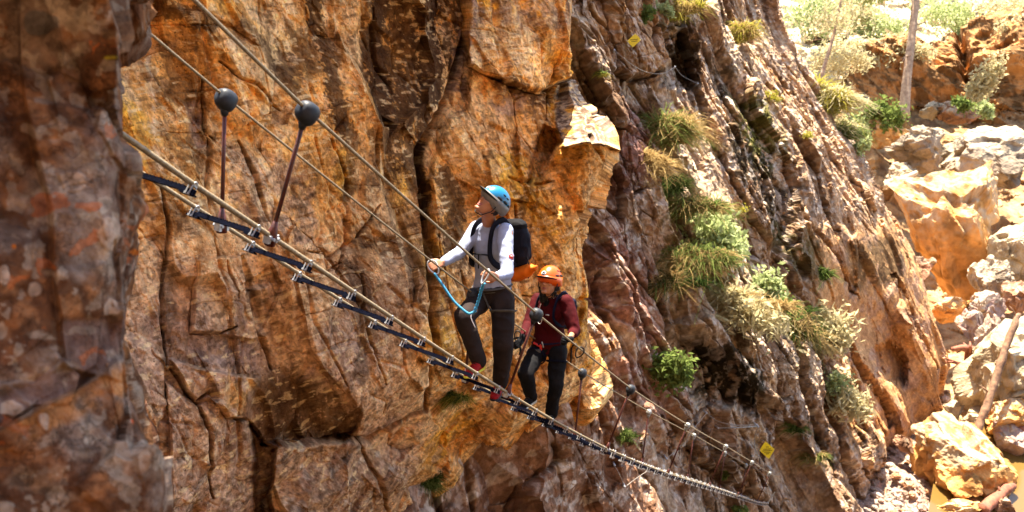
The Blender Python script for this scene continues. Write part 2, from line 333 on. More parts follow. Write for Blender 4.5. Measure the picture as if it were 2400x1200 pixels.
F += .16*s.poly([(444, 612), (556, 598), (625, 790), (600, 800), (450, 788)], 4)
F += .12*s.poly([(640, 590), (700, 560), (900, 600), (1000, 640), (1000, 970), (860, 1040), (760, 1000), (690, 880)], 12)
F += .24*s.poly([(405, 850), (500, 880), (612, 890), (596, 980), (548, 986), (500, 935), (470, 948)], 4)
F += .20*s.poly([(395, 900), (470, 950), (500, 930), (590, 990), (620, 1080), (640, 1330), (400, 1330)], 6)
F -= .75*s.poly([(596, 985), (640, 1040), (668, 1060), (650, 1330), (636, 1330), (622, 1080)], 6)
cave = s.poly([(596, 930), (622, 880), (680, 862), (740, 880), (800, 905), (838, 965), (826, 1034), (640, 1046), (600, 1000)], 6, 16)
F -= .40*cave*sstep(860, 1020, s.py)
F += .42*s.poly([(655, 1066), (700, 1046), (865, 1040), (940, 1120), (1010, 1330), (700, 1330)], 5)
F += .12*s.poly([(500, 120), (640, 70), (700, 200), (640, 260), (540, 180)], 8)-.10*s.poly([(425, 235), (475, 225), (482, 340), (455, 345)], 4)
for pts, wd, dp in [
    ([(1118, -40), (1106, 70), (1062, 190), (1025, 280), (985, 350), (988, 420), (1003, 520), (1010, 620), (1008, 760), (1012, 900), (1008, 975)], 10, .42),
    ([(1000, 430), (1012, 540), (1030, 640)], 6, .2), ([(1062, 130), (1054, 190), (1060, 250)], 5, .12),
    ([(500, 150), (530, 175), (556, 192), (600, 205), (660, 260)], 4, .12), ([(470, 180), (482, 330), (480, 500), (497, 600)], 5, .10),
    ([(445, 612), (447, 700), (450, 788), (520, 790), (556, 770)], 4, .12), ([(556, 600), (598, 720), (640, 868)], 7, .16), ([(520, 610), (555, 700)], 3, .07),
    ([(404, 870), (430, 900), (470, 946), (500, 925), (545, 985), (592, 984)], 5, .14), ([(470, 946), (494, 1010), (500, 1080), (520, 1180)], 5, .14),
    ([(634, 1044), (720, 1052), (820, 1030), (870, 1048), (930, 1012), (1006, 978)], 8, .35), ([(860, 1050), (880, 1120), (900, 1200)], 5, .12),
    ([(900, 20), (905, 120), (930, 200)], 5, .10), ([(868, 300), (870, 380), (905, 440)], 5, .1), ([(760, 330), (800, 420), (815, 560), (790, 630)], 5, .1),
    ([(700, 590), (770, 600), (830, 560), (880, 480)], 4, .1), ([(650, 620), (740, 640), (800, 612)], 4, .1), ([(1190, 420), (1250, 430), (1300, 420)], 5, .15),
    ([(1110, 148), (1180, 184), (1235, 202), (1288, 206), (1336, 180)], 6, .18), ([(1340, 60), (1328, 130), (1310, 200), (1296, 270)], 4, .12),
    ([(1080, 640), (1100, 700), (1090, 800)], 5, .12), ([(1210, 480), (1230, 620), (1260, 760), (1250, 860)], 6, .14), ([(1330, 700), (1345, 780), (1330, 880)], 6, .16),
    ([(1250, 700), (1330, 715), (1385, 700)], 5, .12), ([(690, 620), (720, 760), (800, 900)], 4, .06), ([(360, 420), (380, 560), (372, 700), (395, 860)], 5, .1),
    ([(840, 640), (850, 760), (900, 900)], 4, .07), ([(560, 330), (600, 450), (640, 590)], 5, .1)]:
    s.crack(pts, wd, dp)
lam = rot2(C, -24, 1.2, 12, 3)+fbm(C*1.6, 3, 61)[:, None]*1.4
m_l = np.clip(blk+s.poly([(1118, -200), (1350, -200), (1330, 300), (1190, 280), (1108, 146)], 20), 0, 1)
s.disp += m_l*ridged(lam, 3, 62)*.03
# mineral colours and stains, with some overhang shade painted in
n1 = fbm(C*1.3, 5, 71); n2 = fbm(rot2(C, 80, 1.2, 6, 3), 5, 72); n3 = fbm(C*9, 4, 73); n4 = fbm(rot2(C, 60, 5, 16, 8), 4, 74); n5 = fbm(C*22, 3, 75)
col = mixc(np.tile(ORANGE, (len(C), 1)).astype(float), TAN, sstep(-.1, .3, n1+.4*n3))
col = mixc(col, OCHRE, sstep(.05, .35, fbm(C*1.1+30, 4, 76)))
low = sstep(420, 800, s.py+60*n1)*sstep(1050, 900, s.px)
col = mixc(col, (.46, .275, .17), low*.75); col = mixc(col, PURP, low*sstep(-.05, .25, fbm(rot2(C, 70, .8, 1.8, 1), 4, 77))*.55)
col = mixc(col, BROWN, sstep(.05, .35, n4+.3*n2)*.5)
col = mixc(col, (.58, .36, .19), sstep(.15, .4, n3-.3*n4)*.45)
n7 = fbm(C*np.array([45, 38, 20]), 2, 79)
def stain_shade(pts, wd, amt, c=VARN, thr=0.0):
    global col
    m = s.stroke(pts, wd, 14, False); col = mixc(col, c, np.clip(sstep(thr, thr+.16, m*1.15-.42+n4*.6+n5*.35+n7*.45+n2*.35)*amt, 0, 1)*sstep(.02, .25, m))
def stain_shade_p(pts, amt, c=VARN, thr=0.0, soft=25):
    global col
    m = s.poly(pts, soft, 16); col = mixc(col, c, np.clip(sstep(thr, thr+.16, m*.5-.28+n4*.6+n5*.45+n7*.55+n2*.6)*amt, 0, 1)*m)
stain_shade([(762, -60), (770, 60), (782, 140), (786, 230), (800, 330)], 20, .9); stain_shade([(795, 300), (812, 420), (800, 470)], 13, .75)
stain_shade_p([(890, -40), (1122, -40), (1100, 120), (1045, 230), (1000, 330), (990, 470), (900, 430), (868, 300), (872, 150)], .85, VARN, -.05)
stain_shade([(915, 0), (905, 80), (915, 200), (890, 330)], 22, .8); stain_shade([(1015, 0), (1020, 120), (990, 260)], 26, .8)
stain_shade([(860, 320), (872, 400), (862, 440)], 18, .8); stain_shade([(1050, 420), (1075, 520), (1070, 610)], 34, .8); stain_shade([(985, 330), (1000, 500)], 14, .9)
stain_shade([(330, 10), (420, 30), (480, 60)], 22, .75); stain_shade_p([(325, 90), (470, 70), (490, 330), (480, 560), (340, 560)], .6, (.12, .05, .018), .0)
stain_shade_p([(640, 60), (745, 60), (770, 180), (700, 220), (640, 150)], .75); stain_shade([(570, 60), (630, 120), (720, 250)], 14, .7)
stain_shade_p([(840, 430), (1000, 470), (1000, 760), (880, 800), (820, 640)], .55, (.13, .06, .028)); stain_shade([(820, 620), (850, 760), (840, 880)], 20, .6)
stain_shade_p([(600, 910), (640, 870), (700, 880), (760, 900), (840, 960), (820, 1040), (620, 1040)], .85, (.085, .04, .016), -.12); stain_shade([(860, 560), (960, 600), (1000, 640)], 18, .5)  # first patch paints the shade of the cave overhang into the colour
stain_shade([(1190, 190), (1250, 220), (1310, 210)], 22, .75); stain_shade_p([(1170, 190), (1320, 200), (1300, 300), (1210, 330)], .6, (.12, .055, .025))  # shadow under the pillar's lower edge, painted dark
stain_shade([(1230, 440), (1225, 520), (1250, 600)], 12, .6); stain_shade([(1140, 20), (1130, 90)], 9, .5); stain_shade([(380, 640), (400, 760), (390, 860)], 16, .5)
stain_shade_p([(1000, 560), (1060, 560), (1060, 900), (1010, 900)], .6, (.13, .06, .028)); stain_shade_p([(1330, 700), (1420, 720), (1420, 860), (1330, 880)], .4, (.13, .06, .028))
for pts, wd, c, a in [([(342, 60), (338, 150), (352, 230), (345, 330)], 6, (.72, .50, .30), .8), ([(352, 340), (360, 430), (350, 520)], 9, (.70, .48, .28), .7),
                      ([(835, 0), (840, 150), (850, 300), (838, 400)], 42, (.62, .33, .13), .65), ([(1140, 220), (1150, 330), (1140, 440)], 46, (.60, .32, .12), .6),
                      ([(560, 80), (600, 150), (620, 190)], 30, (.60, .37, .17), .7), ([(1340, 420), (1330, 560), (1350, 680)], 60, (.62, .34, .12), .6),
                      ([(535, 690), (560, 760)], 30, (.60, .34, .13), .6), ([(570, 900), (560, 960)], 34, (.58, .27, .06), .7), ([(570, 430), (600, 470)], 40, (.60, .34, .14), .5),
                      ([(720, 320), (740, 400), (760, 440)], 22, (.60, .30, .08), .6)]:
    col = mixc(col, c, s.stroke(pts, wd, 12, False)*a*sstep(-.35, .15, n3+.4*n4))
for pts, c, a in [([(1118, -50), (1142, -20), (1120, 100), (1100, 210), (1070, 250), (1052, 210), (1066, 120)], (.22, .14, .11), .8), ([(1262, -40), (1345, -40), (1345, 60), (1240, 60), (1100, 40), (1130, -40)], (.27, .18, .14), .55),
                  ([(450, 790), (600, 800), (612, 885), (505, 880), (438, 845)], (.26, .16, .12), .8), ([(425, 240), (475, 230), (480, 345), (450, 345)], (.26, .15, .11), .7),
                  ([(655, 1066), (865, 1040), (940, 1120), (1010, 1330), (700, 1330)], (.27, .155, .085), .7), ([(500, 330), (700, 380), (760, 560), (640, 600), (540, 480)], (.34, .20, .13), .55),
                  ([(1180, 190), (1240, 230), (1200, 290), (1150, 250)], (.30, .18, .14), .6)]:
    col = mixc(col, c, s.poly(pts, 12, 12)*a*sstep(-.4, .1, n3))
hc, ec, rc = cells(C*np.array([9, 9, 5])+n3[:, None]*.5, 43)
col = mixc(col, (.44, .36, .27), sstep(.86, .9, rc)*sstep(.1, .3, ec)*.55*sstep(1000, 1100, s.py))
col = mixc(col, (.40, .34, .27), top*.85*sstep(-.35, -.1, n3)); col = mixc(col, (.13, .085, .06), top*sstep(-.04, .05, n5+.7*n3)*.92)
col = np.clip(col*1.14, 0, .88)*(1+.42*np.clip(n7*1.3, -.7, .9)+.25*np.clip(n5, -.6, .6))[:, None]
n8 = fbm(rot2(C, -14, 7, 26, 9)+n1[:, None]*2, 3, 80); n9 = fbm(rot2(C, 70, 4, 20, 8)+n1[:, None]*2, 3, 82)
col = mixc(col, (.07, .032, .014), sstep(.26, .34, n8)*.55*sstep(-.3, .2, n3)); col = mixc(col, (.09, .04, .018), sstep(.31, .39, n9)*.5); col = mixc(col, (.84, .58, .29), sstep(.27, .36, -n8)*.6)
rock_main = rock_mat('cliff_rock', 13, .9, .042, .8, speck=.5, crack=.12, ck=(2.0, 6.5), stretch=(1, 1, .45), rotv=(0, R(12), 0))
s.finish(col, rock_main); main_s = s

# ---- the slope and ridge behind, running down to the creek
ridge_d = tps([(500, -400, 24), (500, 600, 17), (500, 1300, 11.5), (860, 1060, 13.0), (1010, 1000, 13.6), (1010, 1300, 12.0), (1300, 1000, 15.0), (1400, 1200, 16.5), (1350, 700, 17.5), (1350, 300, 19), (1345, 0, 20), (1500, 600, 20.5), (1500, 900, 19),
               (1600, 1050, 21.5), (1795, 1178, 26.8), (1800, 900, 26), (1700, 500, 24.5), (1650, 150, 27), (1850, 50, 37), (1900, 400, 32), (2050, 450, 37), (2130, 600, 38), (2000, 800, 34.8), (2220, 850, 39), (2180, 1000, 38), (2060, 1060, 33),
               (2040, 1200, 30), (1800, -700, 40), (1300, -700, 17), (2000, 1400, 27), (1500, 1400, 16)])
ridge = Sheet('rocky_slope', lambda y: 560+0*y, interp_line([(1560, -900), (1760, -160), (1800, -60), (1832, 0), (1850, 60), (1880, 130), (1925, 205), (1972, 290), (2012, 340), (2050, 400), (2078, 450), (2104, 510), (2126, 560), (2160, 640), (2184, 720), (2212, 800), (2234, 860), (2216, 905), (2220, 945), (2196, 990), (2150, 1020), (2095, 1055), (2045, 1095), (2040, 1150), (2050, 1260), (2060, 1400)]),
              -900, 1400, 1150, 1100, ridge_d, fold=16, nf=60, roll=90, rollk=3.2, foldx=-.6, tp=3)
s = ridge; C = s.C; s.warp = 9
wz = fbm(C*.35, 3, 155)[:, None]*.28
lower = sstep(880, 960, s.py+.55*(s.px-1000)-330)      # polished lower right part
smoothr = np.clip(s.poly([(1890, 560), (2100, 500), (2260, 700), (2260, 1000), (2080, 1070), (2010, 1000), (1980, 830), (1900, 720)], 50), 0, 1)
h, e, r = cells(rot2(C, 60, .10, .62, .2)+wz, 121, .12); s.disp += h*(1.15-.5*smoothr)
ts = rot2(C*np.array([1, 1, .25]), 60, .06, .85, .4)+wz; tv = ts[:, 1]+.8*fbm(C*.25, 2, 168); fl = np.floor(tv); fr = tv-fl; rr = np.sin(fl*91.7)*.5
s.disp += (rr*.22+.26*(fr-.5)*sstep(1.0, .9, fr))*(1-.7*smoothr)
h2, e2, r2 = cells(rot2(C, 58, .42, 1.35, .8)+wz*1.6, 122); s.disp += h2*.42*(1-.6*smoothr)
h3, e3, r3 = cells(rot2(C, 55, 1.5, 3.2, 1.8)+wz*3, 123); s.disp += h3*.10*(1-.8*smoothr)
h4, e4, r4 = cells(rot2(C, 50, 5, 8, 5)+wz*6, 124); s.disp += h4*.03*(1-.7*smoothr)
smoothr0 = smoothr; smoothr = np.clip(smoothr+.75*s.poly([(860, 1010), (1010, 960), (1350, 930), (1480, 1040), (1600, 1130), (1680, 1400), (800, 1400)], 40)+.45*s.poly([(1350, 560), (1450, 420), (1560, 700), (1640, 960), (1500, 980)], 30), 0, 1)
kk = sstep(-.1, .3, fbm(C*.5, 2, 157))
Cz = C*np.array([1, 1, .15])
s.disp -= (.26*joints(rot2(Cz, 60, .10, .60, .4)+wz, .07, 411)+.20*joints(rot2(Cz, 57, .22, 1.5, .8)+wz, .08, 412))*(1-.6*smoothr)
s.disp -= (.08*joints(rot2(Cz, 54, .8, 3.8, 2)+wz*2, .10, 413)+.06*joints(rot2(Cz, -28, .6, 2.6, 2)+wz*2, .08, 414)+.025*joints(rot2(Cz, 60, 2.5, 9, 5)+wz*4, .12, 415))*(1-.75*smoothr)
s.disp -= .30*np.exp(-(e2/.045)**2)*kk*(1-.6*smoothr); s.disp -= .09*np.exp(-(e3/.06)**2)*kk*(1-smoothr)
C2 = C*np.array([1, 1, .1])
s.disp += fbm(rot2(C2, 58, .9, 2.8, 2), 6, 158, .6)*.10*(1-.55*smoothr)+ridged(C2*4, 3, 159)*.06*(1-.8*smoothr)+ridged(rot2(C2, 60, .16, 1.15, .6)+wz*2, 3, 160)*.05*(1-.6*smoothr)
F = s.front
F += 1.3*s.poly([(1345, -100), (1560, -100), (1590, 50), (1572, 130), (1545, 172), (1480, 192), (1445, 165), (1400, 95), (1350, 20)], 5)
F += .55*s.poly([(1300, 50), (1345, 60), (1400, 110), (1450, 185), (1492, 290), (1470, 322), (1432, 300), (1390, 230), (1335, 140)], 5)
F -= 1.8*s.poly([(1560, 80), (1600, 78), (1634, 170), (1640, 215), (1580, 214), (1540, 205), (1545, 172), (1572, 130)], 10)
F += .9*s.poly([(1600, 20), (1660, 10), (1740, 190), (1830, 330), (1900, 520), (1860, 620), (1740, 470), (1680, 330), (1640, 180)], 16)
F += .6*s.poly([(1500, 300), (1560, 320), (1700, 520), (1800, 700), (1870, 900), (1800, 900), (1700, 700), (1600, 560)], 20)
F += .8*s.poly([(1600, 760), (1700, 690), (1800, 740), (1850, 860), (1840, 960), (1760, 920), (1640, 800)], 16)
F -= .9*s.poly([(1590, 800), (1640, 790), (1720, 880), (1740, 960), (1650, 950), (1600, 900)], 16)
F -= 1.3*s.poly([(2055, 820), (2090, 800), (2130, 850), (2125, 900), (2080, 890)], 10)
for pts, wd, a in [([(1930, 740), (1980, 830), (2040, 930), (2090, 1010)], 20, 1.0), ([(2000, 800), (2050, 890), (2110, 960), (2120, 1010)], 22, 1.1), ([(2060, 870), (2110, 930), (2140, 1000)], 18, .9), ([(1960, 860), (2020, 960), (2050, 1030)], 20, .9),
                   ([(2150, 560), (2190, 700), (2225, 840)], 22, 1.0), ([(2000, 560), (2050, 680), (2140, 800)], 30, 1.0)]:
    F += a*.6*s.stroke(pts, wd, 8)
for pts, wd, dp in [
    ([(1350, 20), (1400, 100), (1445, 168), (1480, 192), (1545, 176)], 6, .5), ([(1335, 145), (1390, 232), (1432, 302), (1470, 324)], 6, .5), ([(1470, 240), (1530, 300), (1580, 400), (1660, 520)], 6, .35),
    ([(1600, 60), (1640, 200), (1665, 310), (1720, 420), (1800, 560), (1860, 700)], 7, .6), ([(1680, 0), (1740, 80), (1800, 140), (1872, 216)], 6, .5), ([(1790, 200), (1850, 300), (1920, 420), (1960, 540)], 6, .45),
    ([(1850, 600), (1890, 720), (1925, 830), (1945, 960), (1990, 1080), (2035, 1180)], 8, .8), ([(1810, 720), (1870, 830), (1900, 960), (1960, 1100), (1990, 1200)], 6, .5),
    ([(1500, 620), (1560, 740), (1590, 850)], 7, .35), ([(1395, 640), (1430, 760), (1500, 900), (1560, 1000)], 5, .3), ([(1440, 600), (1500, 760), (1545, 880), (1640, 1000)], 6, .3),
    ([(1940, 740), (1990, 840), (2040, 950), (2060, 1030)], 6, .5), ([(1990, 790), (2030, 880), (2085, 950), (2100, 1010)], 5, .5), ([(2100, 640), (2150, 760), (2200, 870)], 5, .4),
    ([(1060, 950), (1100, 1050), (1140, 1200)], 9, .25), ([(1010, 1000), (1040, 1100), (1060, 1200)], 8, .25), ([(1270, 1040), (1290, 1080), (1230, 1140), (1220, 1200)], 6, .22), ([(1480, 1080), (1560, 1180), (1600, 1250)], 6, .25),
    ([(1640, 1050), (1720, 1140), (1760, 1200)], 6, .25), ([(1400, 880), (1440, 960), (1450, 1040)], 7, .3), ([(1880, 500), (1960, 600), (2010, 700)], 5, .35)]:
    s.crack(pts, wd, dp)
smoothr = smoothr0
n1 = fbm(C*.6, 5, 171); n2 = fbm(rot2(C2, 58, .5, 2.2, 1), 5, 172); n3 = fbm(C2*3.4, 4, 173); n5 = fbm(C2*9, 3, 175); n6 = fbm(C2*1.6, 4, 176)
col = mixc(np.tile((.33, .205, .125), (len(C), 1)).astype(float), (.44, .31, .20), sstep(-.1, .3, n1+.3*n3))
col = mixc(col, (.27, .13, .10), s.poly([(1340, 560), (1440, 500), (1520, 620), (1560, 800), (1640, 1000), (1500, 1000), (1400, 900), (1350, 760)], 40)*.8*sstep(-.5, .0, n2))
col = mixc(col, (.22, .10, .085), s.poly([(1450, 230), (1530, 260), (1560, 330), (1500, 420), (1440, 480), (1400, 420)], 18)*.8)
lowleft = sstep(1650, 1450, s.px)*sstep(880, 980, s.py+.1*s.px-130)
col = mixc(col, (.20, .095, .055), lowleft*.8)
rt = s.poly([(1640, 300), (1850, 60), (2200, 500), (2300, 1300), (1980, 1300), (1900, 760)], 80)
col = mixc(col, (.50, .30, .17), rt*.55*sstep(-.35, .1, n1)); col = mixc(col, (.52, .26, .10), smoothr*.75)
col = mixc(col, (.28, .19, .16), smoothr*sstep(.05, .3, n6)*.5)
col = mixc(col, (.44, .235, .10), s.poly([(1345, -100), (1560, -100), (1590, 50), (1545, 172), (1480, 192), (1400, 95)], 10)*.6)
col = mixc(col, (.50, .24, .08), np.clip(s.stroke([(1740, 120), (1860, 215)], 12, 10)+s.stroke([(1380, 700), (1420, 800), (1430, 900)], 26, 10)+s.stroke([(1930, 920), (1990, 1000), (2030, 1100)], 24, 8), 0, 1)*.6)
col = mixc(col, (.085, .048, .028), sstep(.0, .3, n2+.3*n5)*.5*(1-.6*smoothr))
def rough_patch(pts, c, amt, soft=20, thr=0.0):
    global col
    m = s.poly(pts, soft, 18); col = mixc(col, c, np.clip(sstep(thr, thr+.12, m*.5-.24+n5*.8+n3*.7)*amt, 0, 1)*m)
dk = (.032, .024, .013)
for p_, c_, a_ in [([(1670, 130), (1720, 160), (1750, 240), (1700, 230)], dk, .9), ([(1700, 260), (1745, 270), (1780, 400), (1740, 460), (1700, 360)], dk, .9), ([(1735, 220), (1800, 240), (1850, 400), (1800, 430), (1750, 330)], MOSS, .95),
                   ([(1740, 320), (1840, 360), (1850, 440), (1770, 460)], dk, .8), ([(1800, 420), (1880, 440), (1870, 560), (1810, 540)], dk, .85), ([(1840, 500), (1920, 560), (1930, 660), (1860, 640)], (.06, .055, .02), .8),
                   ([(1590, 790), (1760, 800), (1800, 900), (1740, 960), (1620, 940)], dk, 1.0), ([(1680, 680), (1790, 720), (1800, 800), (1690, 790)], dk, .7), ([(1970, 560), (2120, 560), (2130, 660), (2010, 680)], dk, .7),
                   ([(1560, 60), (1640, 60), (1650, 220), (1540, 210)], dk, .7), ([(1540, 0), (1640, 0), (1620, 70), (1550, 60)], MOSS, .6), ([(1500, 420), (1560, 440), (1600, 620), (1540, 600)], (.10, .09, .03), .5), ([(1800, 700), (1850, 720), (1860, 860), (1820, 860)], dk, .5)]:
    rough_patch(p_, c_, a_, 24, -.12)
l1 = fbm(C2*3.1+60, 4, 181); l2 = fbm(C2*8+30, 3, 182)
col = mixc(col, (.52, .40, .31), sstep(.24, .31, l1+.25*l2)*.5*(1-smoothr)); col = mixc(col, (.48, .40, .33), sstep(.26, .33, l2)*.6*(1-smoothr))
for (x, y, a, b) in [(1085, 1090, 30, 24), (1110, 985, 12, 22), (1075, 1065, 18, 14), (1125, 1015, 10, 14), (905, 1080, 44, 26), (1290, 1090, 20, 18), (1128, 1150, 9, 9), (1050, 1130, 12, 60), (1010, 1110, 12, 60), (1165, 985, 7, 9), (1380, 1170, 10, 12), (1336, 1135, 8, 10), (1000, 1040, 24, 20)]:
    dd = np.hypot((s.px-x)/a, (s.py-y)/b)+n5*1.6; col = mixc(col, (.56, .47, .38), sstep(1.05, .8, dd)*.8)
col = .95*col*(1+.4*np.clip(fbm(C2*18, 2, 191)*1.3, -.6, 1))[:, None]
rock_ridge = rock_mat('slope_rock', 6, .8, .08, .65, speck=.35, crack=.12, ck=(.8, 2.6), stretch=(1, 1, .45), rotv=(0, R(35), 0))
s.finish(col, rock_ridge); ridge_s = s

# ---- creek bed and the far bank
bed_d = tps([(1700, 1400, 29), (2400, 1400, 29.5), (2040, 1150, 33), (2400, 1150, 33.5), (2700, 1150, 34), (2100, 900, 44), (2250, 900, 43), (2400, 850, 41), (2230, 700, 52), (2400, 700, 50), (2100, 420, 60), (2250, 450, 58), (2400, 480, 56),
             (2000, 290, 64), (2100, 270, 66), (2250, 255, 66), (2400, 265, 64), (1980, 120, 70), (2400, 100, 69), (1900, 60, 78), (2100, -20, 88), (2400, -60, 84), (1700, 100, 80), (2700, 0, 78), (2700, 400, 58), (1900, -500, 105), (2500, -500, 100)])
bed = Sheet('creek_bed', lambda y: 1640+0*y, lambda y: 2900+0*y, -600, 1500, 620, 800, bed_d, nf=0, roll=1, rollk=0)
s = bed; C = s.C; s.warp = 8
h, e, r = cells(C*np.array([.16, .2, .12]), 221); up = sstep(620, 300, s.py); s.disp += h*(.5+2.2*up)
h2, e2, r2 = cells(C*np.array([.5, .55, .4]), 222); s.disp += h2*(.35+.5*up)
h3, e3, r3 = cells(C*np.array([1.6, 1.8, 1.2]), 223); s.disp += h3*.22
h4, e4, r4 = cells(C*np.array([4.5, 5, 3]), 224); s.disp += np.sqrt(np.clip(e4, 0, 1))*.12*sstep(500, 900, s.py); s.disp += fbm(C*1.2, 5, 225)*.3*(.3+up)
far = s.poly([(1986, 140), (2030, 112), (2130, 100), (2180, 120), (2250, 60), (2330, 20), (2420, 70), (2800, 40), (2800, 270), (2380, 278), (2240, 262), (2150, 255), (2050, 272), (1996, 262)], 7, 12)
s.front += far*(1.0+7.0*np.clip((270-s.py)/170, 0, 1))    # a steep bluff: its face comes forward toward its top
s.front += 5*s.poly([(1880, 45), (1930, 25), (1985, 40), (1985, 90), (1885, 95)], 5)
s.crack([(2245, 60), (2262, 150), (2300, 262)], 12, 2.5)
n1 = fbm(C*.25, 4, 271); n3 = fbm(C*1.3, 4, 273); n5 = fbm(C*4, 3, 275); n2 = fbm(rot2(C, 85, .3, 1.4, 1), 5, 276)
col = mixc(np.tile((.26, .15, .075), (len(C), 1)).astype(float), (.38, .25, .13), sstep(-.2, .2, n3))
pebz = sstep(1000, 1060, s.py); col = mixc(col, mixc(np.tile((.20, .13, .10), (len(C), 1)).astype(float), (.40, .30, .25), r4), pebz*.9)
col = mixc(col, (.46, .225, .085), far*.85); col = mixc(col, (.10, .055, .025), far*sstep(-.1, .2, n2+.3*n5)*.8)
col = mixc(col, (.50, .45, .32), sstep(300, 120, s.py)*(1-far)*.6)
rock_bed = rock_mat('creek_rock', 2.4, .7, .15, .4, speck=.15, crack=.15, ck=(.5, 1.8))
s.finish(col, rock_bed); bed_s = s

# ---- unseen wall added behind the viewer to bounce warm light and block sky
yy, xx = np.mgrid[0:90, 0:150]
X = (xx/149-.5)*90; Z = yy/89*46-16; g = np.stack([X, 0*X, Z], -1).reshape(-1, 3)
Yw = -15-.22*(Z.ravel()+16)+fbm(g*.12, 5, 301)*5+cells(g*.16+.5, 302)[0]*3+.010*X.ravel()**2
Vw = np.stack([X.ravel()+3, Yw, Z.ravel()], 1); idx = np.arange(90*150).reshape(90, 150)
Fw = np.stack([idx[:-1, :-1], idx[1:, :-1], idx[1:, 1:], idx[:-1, 1:]], 2).reshape(-1, 4)
wall = np_mesh('bounce_wall', Vw, Fw, mat_noise('bounce_wall_rock', (.20, .115, .055), (.28, .17, .09), .5, .9, 0, .5, 2.5)); wall['kind'] = 'structure'
